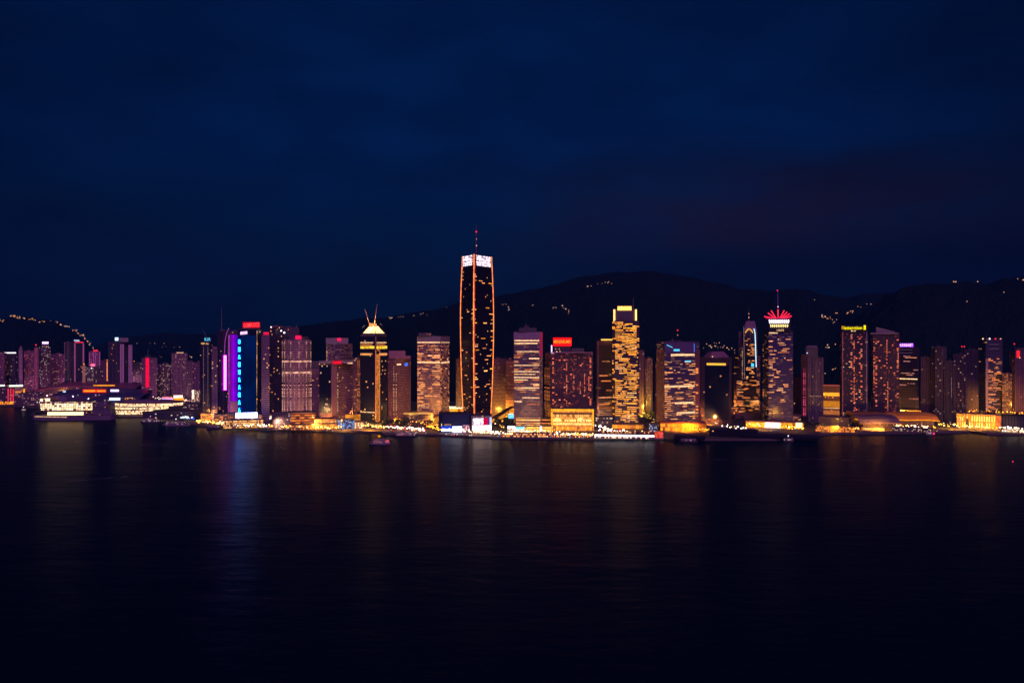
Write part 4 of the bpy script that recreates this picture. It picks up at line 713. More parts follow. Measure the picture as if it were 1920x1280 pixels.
# dim apartment towers
T = Tower(AP, 'dim maroon apartment wing with two stacked corner lamps', 'tower', 1727, 1752, 669, 1720, res((.07, .04, .055), lit=.015), piers=6, trim=plain('maroon_pier', (.09, .05, .065)))
T = Tower(AP, 'highest dim cruciform apartment tower with pale dotted upper floors', 'tower', 1747, 1774, 651, 1700, res((.075, .05, .075), lit=.10, s=.3), shape='cham', cham=.25, piers=7, trim=plain('violet_pier', (.09, .065, .10)))
T = Tower(AP, 'dim apartment wing with a thin vertical grey light tube', 'tower', 1771, 1789, 678, 1690, res((.065, .045, .065), lit=.02), piers=6, trim=plain('violet_pier', (.08, .06, .085)))
T.bar('vertical_light', 1784, 707, 1784, 745, glow('pale_mauve_tube', (.5, .35, .5), .35, mottle=.6), .5, v=-.8)
T = Tower(AP, 'dark flat apartment slab dotted with pale windows midway up', 'tower', 1788, 1812, 665, 1900, res((.07, .045, .07), lit=.12, s=.3), piers=8, trim=plain('maroon_pier', (.09, .06, .08)))
T = Tower(AP, 'dark apartment slab with red roof beacons near its top', 'tower', 1809, 1834, 657, 1930, res((.07, .045, .07), lit=.03), piers=8, trim=plain('maroon_pier', (.09, .06, .08)))
for x, y in ((1803.5, 649.5), (1808, 649.5)): T.lamp('beacon', x, y, 1.4, REDL, 4); T.bar('mast', x, y, x, 657, STEEL, .3, v=5)
T = Tower(OF, 'violet grey office with red roof beacons and orange lit bands', 'tower', 1835, 1880, 635.5, 1980, facade('office_facade', (.09, .07, .14), (.02, .02, .05), cw=3, fh=4, ww=1, wh=.5, lit=.02, a=PALE, b=WARM, s=.4, run=4), corner=1848, phi=60)
T.panel('grey_pier', 'R', 1848, 672, 1852.5, 768, plain('mauve_pier', (.30, .22, .32)), .6, .9); T.lit('R', 38, 671, 768, 4, 5, 20, LITO, 131, 1.8, 3, sfrac=(.15, 1))
for x, m_ in ((1843, LITP), (1855.5, WHITEL), (1866.5, REDL), (1876, LITP)): T.lamp('beacon', x, 635, 1.7, m_, 0)
for y in (645, 653): T.panel('light_band', 'R', 1854, y, 1873, y+.8, glow('dim_mauve_band', (.4, .25, .4), .25), .4, .5)
T = Tower(AP, 'low apartment block gridded with small orange windows', 'tower', 1879, 1897, 700, 1960, res((.16, .08, .09), lit=.55, a=ORANGE, b=PALE, s=.5))
T = Tower(AP, 'maroon tower cut by the frame edge bearing a red panel', 'tower', 1893, 1935, 659, 1950, res((.15, .08, .11), lit=.02), corner=1904, piers=9, trim=plain('maroon_pier', (.2, .11, .15)))
T.panel('red_panel', 'R', 1906, 657, 1912, 670.5, glow('red_panel_light', (1, .02, .03), 1.1), .6, .6); T.lamp('roof_lamp', 1912, 670.5, 1.3, LITP, -1); T.block('roof_cap', 1906, 1930, 652, 659, 8, 20, CONCD); T.lamp('beacon', 1902, 644.5, 1.5, REDL, 10); T.bar('mast', 1902, 644.5, 1904, 659, STEEL, .3, v=10)
# ------------------------------------------------------------------ the convention hall, the liner and the terminal
def gp(px, py, z=G): return W(px, py, groundY(py, z))
def vault(name, label, cat, x0, x1, Y, depth, prof, mat, wall=None, edge=None, group=None):
    """hall under a curved roof: prof = [(pixel x, pixel y of the front eaves)], the roof rises by 14 m towards the back"""
    r = empty(name, W((x0+x1)/2, 640, Y).xy.to_3d()+Vector((0, 0, G))); tag(r, label, cat, group)
    P = [W(x, y, Y)-r.location for x, y in prof]; q = MB()
    for a, b in zip(P, P[1:]):
        rows = [(0, 0), (.25, 7), (.6, 12), (1, 13)]
        for (d0, h0), (d1, h1) in zip(rows, rows[1:]):
            q.face([(a.x, d0*depth, a.z+h0), (b.x, d0*depth, b.z+h0), (b.x, d1*depth, b.z+h1), (a.x, d1*depth, a.z+h1)], 0)
        q.face([(a.x, 0, a.z-2), (b.x, 0, b.z-2), (b.x, 0, b.z), (a.x, 0, a.z)], 0)
        q.face([(a.x, 0, a.z-2), (a.x, depth, a.z-2), (b.x, depth, b.z-2), (b.x, 0, b.z-2)], 0)
        q.face([(b.x, depth, b.z-2), (a.x, depth, a.z-2), (a.x, depth, a.z+13), (b.x, depth, b.z+13)], 0)
    q.build('roof', mat, r)
    if wall:
        q = MB(); Q = P[1:-1]
        for a, b in zip(Q, Q[1:]): q.face([(a.x, 3, 0), (b.x, 3, 0), (b.x, 3, b.z-2.1), (a.x, 3, a.z-2.1)], 0)
        for a in (Q[0], Q[-1]): q.face([(a.x, 3, 0), (a.x, depth-4, 0), (a.x, depth-4, a.z-2.1), (a.x, 3, a.z-2.1)], 0)
        q.build('wall', wall, r)
    if edge:
        q = MB()
        for a, b in zip(P, P[1:]): q.tube(a+Vector((0, -.8, -1)), b+Vector((0, -.8, -1)), .6, .6)
        q.build('eaves_light', edge, r)
    return r
ROSE = plain('rose_metal_roof', (.30, .09, .17), .45, scale=.03); INDIGO = plain('indigo_metal_roof', (.10, .08, .20), .4, scale=.03)
vault('convention_hall', 'wide winged hall with curved rose lit roof behind the liner', 'building', 62, 250, 2380, 90, [(62, 734), (80, 730), (100, 727), (125, 724.5), (150, 724), (180, 725.5), (215, 728), (250, 731)], ROSE, facade('hall_glass', (.10, .06, .12), (.03, .02, .06), lit=.10, fh=6, cw=5, a=PINK, b=PALE, s=.4), glow('dim_rose_edge', (.7, .08, .25), .35, mottle=.6))
r = vault('convention_hall', 'lower indigo roofed hall wing with red and violet signs', 'building', 95, 262, 2260, 80, [(95, 743), (120, 740), (150, 738), (185, 737.5), (225, 739.5), (262, 743)], INDIGO, facade('hall_glass', (.12, .08, .2), (.04, .03, .10), lit=.06, fh=6, cw=5, a=PINK, b=BLUEW and (.6, .7, 1), s=.5))
def sign_at(r, part, x0, y0, x1, y1, Y, mat, th=1):
    a, b = W(x0, y0, Y)-r.location, W(x1, y1, Y)-r.location; q = MB(); q.box(a.x, b.x, a.y, a.y+th, b.z, a.z); return q.build(part, mat, r)
sign_at(r, 'red_sign', 157, 731.2, 178, 734.2, 2255, FIRE); sign_at(r, 'red_sign', 155, 729.6, 199, 735.6, 2256.5, glow('hot_red_sign_face', (1, .03, .01), 1.1)); sign_at(r, 'red_sign', 182, 731.5, 197, 734, 2255, FIRE)
sign_at(r, 'violet_sign', 207, 730, 222.5, 734, 2255, glow('violet_white_sign', (.8, .5, 1), 2.6)); sign_at(r, 'roof_light', 175, 721.5, 215, 723.3, 2379, ORL) ; sign_at(r, 'white_lamp', 118, 733, 123, 735, 2255, BLUEW)
r = vault('convention_hall', 'flat dark waterside hall with blue white screen beside the liner', 'building', 165, 262, 2140, 70, [(165, 752), (190, 747), (225, 745), (262, 748)], INDIGO, facade('hall_glass', (.14, .10, .22), (.04, .03, .09), lit=.15, fh=6, cw=5, a=PALE, b=WHITE, s=.5))
sign_at(r, 'screen', 205, 745.6, 225, 750, 2133, glow('blue_white_screen', (.55, .7, 1), 2.4)); sign_at(r, 'lamp_row', 234, 745.5, 255, 748.4, 2136, facade('lamp_row', (.05, .04, .08), (.3, .2, .1), cw=6, fh=5, ww=.6, wh=.6, lit=.8, a=PALE, b=ORANGE, s=1.2))

def ship():
    Y = 1800; k = Y/FOC; c = W(138, 788, Y); r = empty('cruise_ship', (c.x, Y, 0), .06); tag(r, 'white cruise liner moored with rows of bright golden decks and dark stern', 'ship')
    X = lambda px: (px-138)*k
    L = [(-92, 0), (-84, -6), (-68, -11), (-40, -14), (70, -14), (88, -10), (95, 0), (88, 10), (70, 14), (-40, 14), (-68, 11), (-84, 6)]
    q = MB(); q.prism([Vector(p) for p in L], -2, 11.5, 0, 1, lambda t: .955+.045*t, [0, .4, 1]); q.build('hull', [plain('dull_violet_hull', (.16, .12, .20), .5), CONCD], r)
    q = MB(); q.tube((-80, -9, 8.6), (-40, -15.2, 8.2), .9, .9); q.tube((-40, -15.2, 8.2), (-8, -15.2, 7.4), .9, .9); q.build('hull_light', glow('pale_amber_strip', (1, .6, .3), .8, mottle=.6), r)
    deck = lambda s, lit: facade('ship_deck', (.55, .45, .32), (.9, .65, .35), cw=5.2, fh=40, ww=.84, wh=1, lit=lit, a=(1, .66, .27), b=(1, .82, .50), s=s*1.35)
    z = 11.6
    q = MB(); q.box(X(96), X(160), -13, 12, z, z+7); q.build('promenade_deck', glow('amber_deck_light', (1, .52, .2), 4.5, mottle=.25, mscale=.3), r); q = MB(); q.box(X(160.3), X(175), -12, 11, z, z+7); q.build('stern_house', facade('stern_facade', (.2, .14, .18), lit=.2, s=.6), r)
    q = MB(); q.box(X(88), X(176), -13.6, 13, z+7.1, z+11); q.build('lifeboat_deck', plain('brown_boat_deck', (.16, .09, .09)), r)
    rng = random.Random(2)
    for i, (a, b) in enumerate(((84, 175), (83, 175), (82.5, 174), (81.5, 175), (81, 174.5))):
        q = MB(); q.box(X(a), X(b), -12+i*.3, 11-i*.3, z+11.1+i*3.9, z+13.78+i*3.9); d = q.build('deck', deck(1.5 if i != 4 else .55, .95 if i != 4 else .45), r)
        q = MB(); q.box(X(a)-.6, X(b)+.6, -12.8+i*.3, 11.6-i*.3, z+13.8+i*3.9, z+15+i*3.9); q.build('deck_slab', plain('brown_deck_slab', (.14, .09, .07)), d)
    for i in range(7):
        q = MB(); q.box(X(176.4), X(212-i*1.5), -11, 10, z+.02+i*4.1, z+3+i*4.1); d = q.build('stern_deck', facade('dark_deck', (.17, .13, .20), (.02, .02, .05), cw=3, fh=3.4, lit=.06, s=.5), r)
        q = MB(); q.box(X(176.2), X(213-i*1.5), -12, 11, z+3.02+i*4.1, z+4.05+i*4.1); q.build('deck_slab', plain('dull_violet_slab', (.24, .18, .28)), d)
    q = MB(); q.box(X(81), X(93), -9, 8, z+30.7, z+36); q.build('bridge', deck(1.6, .9), r)
    q = MB(); q.prism([Vector((X(118)+a, b)) for a, b in ((-8, -4), (8, -4), (10, 0), (8, 4), (-8, 4))], z+30.7, z+42, 0, None, lambda t: 1-.3*t); q.build('funnel', plain('violet_funnel', (.2, .14, .28)), r)
    for px, zz in ((90, 42), (137, 40), (165, 35)):
        q = MB(); q.tube((X(px), 0, z+30.7), (X(px), 0, z+zz), .4, .2); m_ = q.build('mast', STEEL, r); q = MB(); q.ball((X(px), 0, z+zz+.8), 1.5); q.build('mast_lamp', WHITEL, m_)
    q = MB(); q.tube((-92, 0, 11), (-78, 0, 22), .5, .3); q.build('bow_mast', STEEL, r)
ship()
r = empty('ferry_terminal', W(265, 640, 1870).xy.to_3d()+Vector((0, 0, 0))); tag(r, 'long terminal with three curved bright golden decks beyond the liner stern', 'building')
k = 1870/FOC; yb = 0
def lens(x0, x1, dep, n=18):
    cx, h = ((x0+x1)/2-265)*k, (x1-x0)/2*k; P = []
    for i in range(n): a = 2*math.pi*i/n; P.append(Vector((cx+h*math.copysign(abs(math.cos(a))**.6, math.cos(a)), 40+dep*math.sin(a))))
    return P
q = MB(); q.prism(lens(202, 338, 44), -2, 5, 0); q.build('quay', CONCD, r)
for i, (x0, x1, z0, z1) in enumerate(((205, 270, 5.1, 14), (203, 300, 16, 22), (203, 328, 24.5, 31))):
    q = MB(); q.prism(lens(x0, x1, 34+i*3), z0, z1, 0); dk = q.build('deck', facade('terminal_deck', (.5, .35, .2), (.9, .6, .3), cw=2.6, fh=3.4, ww=.85, wh=.8, lit=.9, a=(1, .6, .22), b=(1, .8, .5), s=1.7), r)
    q = MB(); q.prism(lens(x0-3, x1+3, 37+i*3), z1+.05, z1+2.2, 0, bottom=True); q.build('deck_slab', plain('rose_brown_slab', (.32, .18, .18)), dk)
q = MB(); q.prism(lens(208, 318, 26), 33.3, 37, 0, None, lambda t: 1-.2*t); q.build('roof', plain('mauve_grey_roof', (.26, .18, .28)), r); q = MB(); q.ball((W(277, 753, 1870).x-r.location.x, 20, W(0, 753.6, 1880).z), 4.2, sz=.35); q.build('roof_lamp', WHITEL, r)
q = MB(); q.box((206-265)*k, (218-265)*k, -1.5, 0, 2, 3.6); q.build('blue_light', glow('deep_violet_lamp', (.25, .08, 1), 1.8), r)

# ------------------------------------------------------------------ low waterfront buildings
def low(name, label, x0, x1, yt, yb, mat, depth=22, cat='building', roof=None, parts=(), slab=True, shape='box', group=None):
    T = Tower(name, label, cat, x0, x1, yt, groundY(yb), mat, depth=depth, roofmat=roof, shape=shape, group=group)
    if slab: q = MB(); q.prism([T.cen+(p-T.cen)*1.03 for p in T.poly], T.H+.03, T.H+1.1, 0, bottom=True); q.build('roof_slab', roof or CONCD, T.root)
    for (pn, a, b, c_, d, m_) in parts: T.panel(pn, 'F', a, b, c_, d, m_, .5, .6)
    return T
def shopf(a=GOLD, b=PALE, s=1.3, lit=.85, cw=3.4, fh=5, wall=(.3, .18, .08), ww=.75, wh=.7): return facade('shopfront', wall, (.5, .35, .15), cw=cw, fh=fh, ww=ww, wh=wh, lit=lit, a=a, b=b, s=s)
low('apartment_block', 'low dotted quay block with red neon corner at the far shore', -10, 27, 727, 758, res((.14, .09, .13), lit=.15, a=PINK), parts=(('neon_column', 14.5, 728, 16, 752, REDL), ('neon_column', 19, 728, 21.5, 752, glow('rosy_neon', (1, .08, .12), .7, mottle=.6)), ('neon_column', 24, 729, 25.6, 752, REDL), ('lamp_row', 0, 752.5, 25, 757.5, facade('lamp_row', (.3, .12, .05), (.4, .2, .05), cw=4, fh=4, ww=.8, wh=.7, lit=.9, a=ORANGE, b=GOLD, s=1.4))))
low('apartment_block', 'long low block dotted with faint rose windows near the liner bow', 27, 78, 735, 760, res((.16, .10, .16), lit=.30, a=PINK, b=PALE, s=.4), parts=(('orange_sign', 43.5, 729, 46.8, 735.5, ORL), ('orange_sign', 28, 733, 40, 736, LITO)))
low('viaduct', 'pale strip lit viaduct crossing below the far apartment towers', -20, 45, 722, 745, facade('deck_facade', (.12, .1, .12), lit=.03), parts=(('strip_light', -12, 721.6, 9, 723.6, glow('mint_white_strip', (.85, 1, .8), 1.8)), ('strip_light', 17, 721.8, 43, 724.2, glow('mint_white_strip', (.85, 1, .8), 1.8, ))), depth=14)
low('car_park', 'amber gridded low block below the far dotted towers', 238, 273, 719, 738, facade('gridded_facade', (.2, .1, .08), (.2, .1, .05), cw=4.5, fh=5, ww=.5, wh=.45, lit=.7, a=ORANGE, b=PALE, s=.9), depth=40)
low('pavilion', 'pink and amber lit pavilion with a white sign before grey violet tower', 303, 346, 743, 756, shopf(ORANGE, PINK, 1.1, .7), parts=(('white_sign', 325.5, 741, 342.5, 745.5, glow('peach_white_sign', (1, .72, .55), 2.2)), ('lit_front', 326, 746, 344, 750, ORL), ('lit_front', 303, 746.5, 325, 748.5, PINKL)))
low('pavilion', 'blazing white speckled stair tower beside the cyan sign tower', 359, 376, 731, 753, facade('sparkle_facade', (.3, .2, .15), (.5, .3, .2), cw=2.4, fh=3, ww=.6, wh=.6, lit=.55, a=PALE, b=WHITE, s=1.3), parts=(('light_column', 360, 731, 364, 748, glow('peach_white_column', (1, .75, .55), 1.8, mottle=.5)),))
low('pavilion', 'low violet roofed quay shed behind the dark pier', 340, 372, 757, 768, res((.14, .09, .14), lit=.25, a=PALE, b=WHITE))
low('ferry_pier', 'dark pier shed with a thin blue sign and few lamps', 268, 366, 773, 787, facade('shed_facade', (.05, .05, .09), (.01, .015, .03), lit=.05, cw=4, fh=4, a=PALE, b=BLUEW and (.5, .7, 1), s=.9), parts=(('blue_sign', 338, 781.4, 353, 783.2, BLUEW), ('blue_sign', 358.5, 783.4, 364.5, 786, BLUEL)), depth=40)
low('shop_building', 'orange lit arcade between the cyan sign tower and the promenade', 376, 402, 775, 788, shopf(ORANGE, GOLD, .9, .7))
low('shop_building', 'orange fronted arcade under the curling neon tower', 402, 424, 778, 793, shopf(ORANGE, PALE, .8, .6))
low('shop_building', 'dark low block with an orange shopfront under the violet wall', 424, 441, 775, 793, shopf(ORANGE, GOLD, .35, .5, wall=(.1, .06, .06)))
low('mall_front', 'lit podium with a glaring white screen below the cyan lettered tower', 438, 492, 779, 797, facade('podium_facade', (.14, .08, .12), lit=.25, cw=3, fh=4, a=ORANGE, b=PALE, s=.6), parts=(('white_screen', 442, 774, 482.5, 782.5, glow('violet_white_screen', (.34, .36, 1), 14, mottle=.2)),))
low('shop_arcade', 'long arcade of bright golden shopfronts along the promenade', 419, 494, 787.5, 802.5, shopf(GOLD, PALE, 1.25, .78, 2.6, 4, wh=.6), depth=12)
low('shop_building', 'white fronted kiosk block below the balcony tower', 492, 509, 777, 786, shopf(PALE, WHITE, 1.1, .95, 4, 9), parts=(('canopy_light', 493, 784, 508, 785, WHITEL),))
low('office_block', 'dark gridded glass block on the quay with blue dotted windows', 511, 545, 774, 803, facade('grid_glass', (.10, .08, .12), (.03, .03, .08), cw=3, fh=3.8, ww=.7, wh=.6, lit=.14, a=(.5, .6, 1), b=PALE, s=.7), depth=24)
low('terrace_building', 'stepped terrace building with orange lit layered decks', 545, 592, 774, 800, facade('deck_facade', (.22, .10, .05), (.3, .15, .05), cw=9, fh=5.2, ww=1, wh=.45, lit=.9, a=ORANGE, b=(1, .3, .05), s=.7), depth=40)
for i in range(4): pass
low('arcade_building', 'long rust roofed arcade with orange lamps beside blue wall', 590, 632, 786, 804, shopf(ORANGE, PALE, .8, .5, 3, 4, wall=(.2, .09, .07)), depth=30, roof=plain('rust_brown_roof', (.24, .09, .06)))
low('shop_arcade', 'low orange lit arcade at the foot of the terrace building', 546, 632, 795, 805.5, shopf(ORANGE, GOLD, 1.0, .75, 2.8, 5), depth=10)
low('media_wall', 'low block covered with sparkling blue led lights', 631.5, 664.5, 786.5, 804, facade('blue_led_wall', (.01, .02, .10), (.01, .03, .2), cw=1.9, fh=2.4, ww=.6, wh=.6, lit=.5, a=(.05, .25, 1), b=(.35, .6, 1), s=1.5), depth=18)
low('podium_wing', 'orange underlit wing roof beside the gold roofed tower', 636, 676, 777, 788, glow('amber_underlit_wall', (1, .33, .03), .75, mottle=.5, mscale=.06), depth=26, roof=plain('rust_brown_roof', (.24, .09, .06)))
low('podium', 'dark podium slab under the round hotel with thin gold lip', 530, 640, 770, 783, facade('podium_facade', (.16, .09, .09), lit=.1, a=ORANGE, s=.4, cw=5, fh=5), depth=50, roof=plain('rust_brown_roof', (.16, .07, .06)), parts=(('gold_lip', 596, 776, 622, 777.6, LITP), ('gold_lip', 533, 773.5, 575, 774.8, LITO)))
low('shop_building', 'white lamp lit kiosk right of the blue led wall', 665, 683, 791, 803, shopf(PALE, WHITE, 1.1, .5, 3, 4, wall=(.2, .13, .12)))
low('market_hall', 'market hall with a striped glowing gold roof', 756, 812, 777, 797, facade('hall_facade', (.12, .07, .08), lit=.15, a=ORANGE, s=.5, fh=6), depth=44, roof=facade('glowing_louvres', (.4, .2, .05), (.6, .4, .1), cw=400, fh=4.5, ww=1, wh=.7, lit=1.1, a=(1, .52, .10), b=(1, .55, .14), s=.95), slab=False)
low('glass_pavilion', 'small glass hall with a blazing flat roof and orange walls', 828, 867, 766, 785, facade('glowing_glass', (.5, .25, .03), (.6, .3, .04), cw=6, fh=30, ww=.9, wh=.98, lit=1.1, a=(1, .40, .02), b=(1, .46, .03), s=.85), depth=48, roof=glow('blazing_roof', (1, .78, .42), 1.9, mottle=.1), slab=False)
def ramp(name, label, pts, wdt, mat, mat2, h=7):
    r = empty(name, W(pts[0][0], pts[0][1], groundY(pts[0][1]+8))); tag(r, label, 'bridge'); P = [W(x, y, groundY(y+g_))-r.location for x, y, g_ in pts]
    q = MB(); q2 = MB()
    for a, b in zip(P, P[1:]):
        d = (b-a); n = Vector((-d.y, d.x, 0)).normalized()*wdt/2
        q.face([a-n, b-n, b+n, a+n]); q.face([a-n-Vector((0, 0, 2)), b-n-Vector((0, 0, 2)), b-n, a-n]); q.face([b+n-Vector((0, 0, 2)), a+n-Vector((0, 0, 2)), a+n, b+n])
        q2.face([a-n-Vector((0, .05, h)), b-n-Vector((0, .05, h)), b-n-Vector((0, .05, 2)), a-n-Vector((0, .05, 2))])
    q.build('deck', mat, r); q2.build('lit_side', mat2, r)
    for p in P[1:-1:2]:
        q = MB(); q.tube((p.x, p.y, G-r.location.z), (p.x, p.y, p.z-2), .8, .8); q.build('pier', CONCD, r)
ramp('footbridge', 'covered orange lit walkway climbing from the quay to market hall', [(802, 793, 10), (808, 788, 10), (816, 780, 14), (826, 773, 17), (838, 769, 20)], 9, plain('rust_brown_roof', (.28, .12, .08)), glow('amber_walkway', (1, .36, .03), .7, mottle=.6, mscale=.2), 14)
ramp('footbridge', 'curving rust deck walkway with golden underside below the tallest tower', [(915, 785, 14), (930, 780, 17), (942, 773, 20), (952, 766, 25), (960, 762, 28)], 10, plain('dark_rust_deck', (.12, .06, .05)), glow('amber_walkway', (1, .36, .03), .7, mottle=.6, mscale=.2), 9)
low('podium', 'golden glowing podium hall between the tallest tower and pale office', 918, 958, 750, 777, facade('glowing_podium', (.4, .25, .05), (.5, .3, .05), cw=3, fh=5, ww=1, wh=.6, lit=.8, a=GOLD, b=(1, .6, .05), s=1.0), depth=40, roof=plain('amber_stone_roof', (.5, .28, .08)), parts=(('bright_band', 920, 764, 945, 768.5, glow('pale_gold_band', (1, .65, .25), 1.7, mottle=.4)), ('roof_lip', 918, 748.8, 958, 751, LITW)))
T = low('exhibition_pavilion', 'dark ribbed drum pavilion with blue and white glowing base', 822, 886, 776, 808, facade('ribbed_cladding', (.02, .03, .10), (.01, .02, .05), cw=2.4, fh=30, ww=.5, wh=1, lit=0), depth=46, shape='round', roof=plain('dark_blue_roof', (.03, .03, .07)), piers=None) if False else None
T = Tower('exhibition_pavilion', 'dark ribbed drum pavilion with blue and white glowing base', 'building', 823, 886, 776.5, groundY(811), facade('ribbed_cladding', (.02, .03, .10), (.01, .02, .05), cw=2.4, fh=30, ww=.5, wh=1, lit=0), depth=46, shape='cham', cham=.12, piers=2.4, trim=plain('navy_rib', (.03, .05, .14)), roofmat=plain('dark_blue_roof', (.02, .02, .05)))
T.panel('blue_screen', 'F', 827.5, 798.5, 848, 803.5, glow('deep_blue_screen', (.01, .06, .85), .9), 1.2, .8); T.panel('white_screen', 'F', 827.5, 803.5, 848, 808, glow('blue_white_screen_face', (.6, .65, 1), 4, mottle=.3), 1.2, .8); T.panel('white_screen', 'F', 848.3, 799, 866, 810, glow('blue_white_screen_face', (.6, .65, 1), 4, mottle=.3), 1.2, .8)
T.panel('shop_window', 'F', 866.5, 797, 880, 810, facade('shopfront', (.4, .2, .25), (.6, .4, .5), cw=2.4, fh=3.2, ww=.8, wh=.7, lit=.7, a=PINK, b=WHITE, s=1.3), 1.2, .8); T.text('ARTUS', 833, 794.4, 846, 797.6, LITP, e='F', out=1.3); T.panel('white_strip', 'F', 827.5, 793.5, 828.6, 799, LITP, 1.2, .8)
T = Tower('exhibition_pavilion', 'white screen fronted block with a red panel on the quay', 'building', 884, 922, 779, groundY(812), facade('white_cladding', (.4, .35, .4), lit=.05), depth=30, roofmat=plain('dark_blue_roof', (.04, .03, .06)))
T.panel('screen', 'F', 886.5, 784, 906.5, 795.6, facade('screen_text', (.9, .8, .85), (.9, .8, .85), cw=1.6, fh=2.2, ww=.9, wh=.75, lit=.9, a=(1, .8, .85), b=(1, .9, .95), s=1.9), .6, .6); T.panel('red_screen', 'F', 906.8, 784, 914, 795.6, glow('crimson_screen', (.85, .0, .06), .95, mottle=.3), .6, .6); T.panel('violet_screen', 'F', 914.2, 784, 917, 795.6, glow('violet_screen', (.3, .05, .5), .5), .6, .6); T.panel('white_column', 'F', 918, 782, 922, 800, glow('blue_white_column', (.7, .75, 1), 1.0, mottle=.4), .6, .6); T.panel('lit_front', 'F', 886, 797.5, 921, 806, glow('pinkish_white_front', (1, .68, .7), 4.5, mottle=.2), .8, .8); T.panel('shop_window', 'F', 886, 807, 921, 811.5, shopf(PALE, ORANGE, 1.1, .7, 1.8, 2.5), .8, .8)
s = empty('cyan_sign', gp(958, 803)); tag(s, 'cyan square sign on a post beside dark trees', 'sign'); q = MB(); q.box(-5.5, 5.5, -.6, .6, 20, 29); q.build('sign_face', glow('cyan_sign_face', (.15, .6, 1), 1.4, mottle=.4), s); q = MB(); q.tube((0, 0, 0), (0, 0, 20), .5, .4); q.build('pole', STEEL, s)
low('shop_building', 'white and cyan fronted quay shops under the pale office', 951, 989, 799.5, 813, shopf(WHITE, (.6, .95, 1), 1.5, .95, 3.2, 7), depth=12, parts=(('cyan_sign', 967, 800, 984, 804, glow('aqua_sign', (.2, .9, 1), 1.3, mottle=.4)), ('white_sign', 951.5, 798.5, 965, 802.5, WHITEL)))
low('shop_building', 'golden kiosk row between the quay shops and the mall', 988, 1034, 800, 814, shopf(GOLD, ORANGE, 1.2, .8, 3, 5), depth=14, parts=(('pale_column', 1012.5, 799, 1016, 808, WHITEL),))
low('link_building', 'dark link block with two orange bands beside the golden mall', 1013, 1033, 784, 803, facade('dark_facade', (.06, .04, .05), lit=.02), depth=20, parts=(('lit_band', 1013, 786, 1033, 788, LITO), ('lit_band', 1013, 792.5, 1033, 794, LITO), ('lit_front', 1013.5, 797, 1032, 802, ORL)))
low('promenade_shops', 'continuous row of tiny bright stalls along the central seawall', 940, 1112, 811.5, 819.5, shopf(PALE, ORANGE, 1.3, .62, 2.2, 3.4, wall=(.16, .1, .12)), depth=6, slab=False)
low('office_block', 'dark glass block dotted with white lamps beside golden mall', 1114, 1148, 783, 805, facade('grid_glass', (.06, .04, .06), (.02, .02, .04), cw=3, fh=4, lit=.22, a=PALE, b=WHITE, s=.9), depth=20)
T = low('ferry_pier', 'long white lit ferry pier with a red glowing end', 1114, 1244, 814.5, 822.2, facade('pier_facade', (.3, .25, .28), (.4, .3, .3), cw=3, fh=8, ww=.9, wh=.9, lit=.5, a=WHITE, b=PALE, s=1.2), depth=20, parts=(('white_band', 1116, 814.2, 1227, 818.6, glow('white_pier_band', (1, .85, .88), 5, mottle=.35, mscale=.2)),))
T.block('red_end', 1228, 1243.5, 811, 821, -1.2, 16, glow('red_pier_end', (1, .10, .06), .75, mottle=.6, mscale=.25)); T.block('upper_row', 1120, 1226, 808.5, 812.4, 4, 14, facade('lamp_row', (.12, .08, .09), (.3, .2, .2), cw=2.4, fh=4, ww=.6, wh=.6, lit=.5, a=PALE, b=ORANGE, s=1.3))
low('shop_building', 'blue lamp lit kiosk cluster beside the orange market front', 1217, 1232, 795, 809, facade('shopfront', (.05, .05, .1), (.05, .08, .2), cw=2.4, fh=3, lit=.35, a=(.3, .5, 1), b=WHITE, s=1))
# the dark piers and low roofs east of the market
for nm, lb, a in (('ferry_pier', 'broad dark flat roofed pier below the blank glass block', (1330, 1420, 808, 819)), ('ferry_pier', 'dark pier shed in front of the scarlet fan tower', (1395, 1535, 818.5, 823)), ('ferry_pier', 'unlit stub pier shed beside the white lit ferry pier', (1264, 1322, 820, 824))):
    T = low(nm, lb, *a, facade('shed_facade', (.008, .010, .026), (.006, .008, .016), lit=.02, cw=4, fh=4, a=PALE, b=ORANGE, s=.8), depth=30, roof=plain('slate_roof', (.006, .008, .022)))
    for i in range(5): q = MB(); q.box(T.poly[0].x+.5, T.poly[1].x-.5, 2+i*6, 3.2+i*6, T.H+1.15, T.H+2, 0); q.build('roof_ridge', plain('slate_ridge', (.014, .016, .035)), T.root)
low('podium', 'orange fronted podium with a white screen under the scarlet fan tower', 1398, 1506, 791, 803, facade('glowing_podium', (.35, .18, .04), (.5, .3, .05), cw=4, fh=12, ww=.96, wh=.9, lit=1.1, a=(1, .38, .005), b=GOLD, s=.85), depth=26, roof=plain('rust_brown_roof', (.22, .10, .09)), parts=(('white_screen', 1434, 791.5, 1463, 802, glow('violet_white_front', (.9, .85, 1), 2.4, mottle=.35)), ('white_screen', 1492, 792, 1504, 802, glow('pale_gold_front', (1, .72, .4), 2.0, mottle=.5))))
low('podium', 'layered brown podium roofs stepping behind the white screen podium', 1378, 1500, 778, 791, facade('band_facade', (.24, .13, .13), (.1, .05, .05), cw=8, fh=4.5, ww=1, wh=.4, lit=.2, a=PALE, b=ORANGE, s=.5), depth=44, roof=plain('rust_brown_roof', (.24, .12, .11)))
low('podium', 'small gold lit hall at the corner of the arched crown tower', 1368, 1384, 764, 787, shopf(ORANGE, GOLD, .8, .6, 4, 6, wall=(.3, .14, .05)))
low('hall', 'dark humped hall between the ribbed tower and orange market stalls', 1535, 1592, 783, 801, facade('hall_facade', (.09, .06, .10), lit=.06, a=PALE, s=.5), depth=34, roof=plain('violet_slate_roof', (.12, .08, .14)))
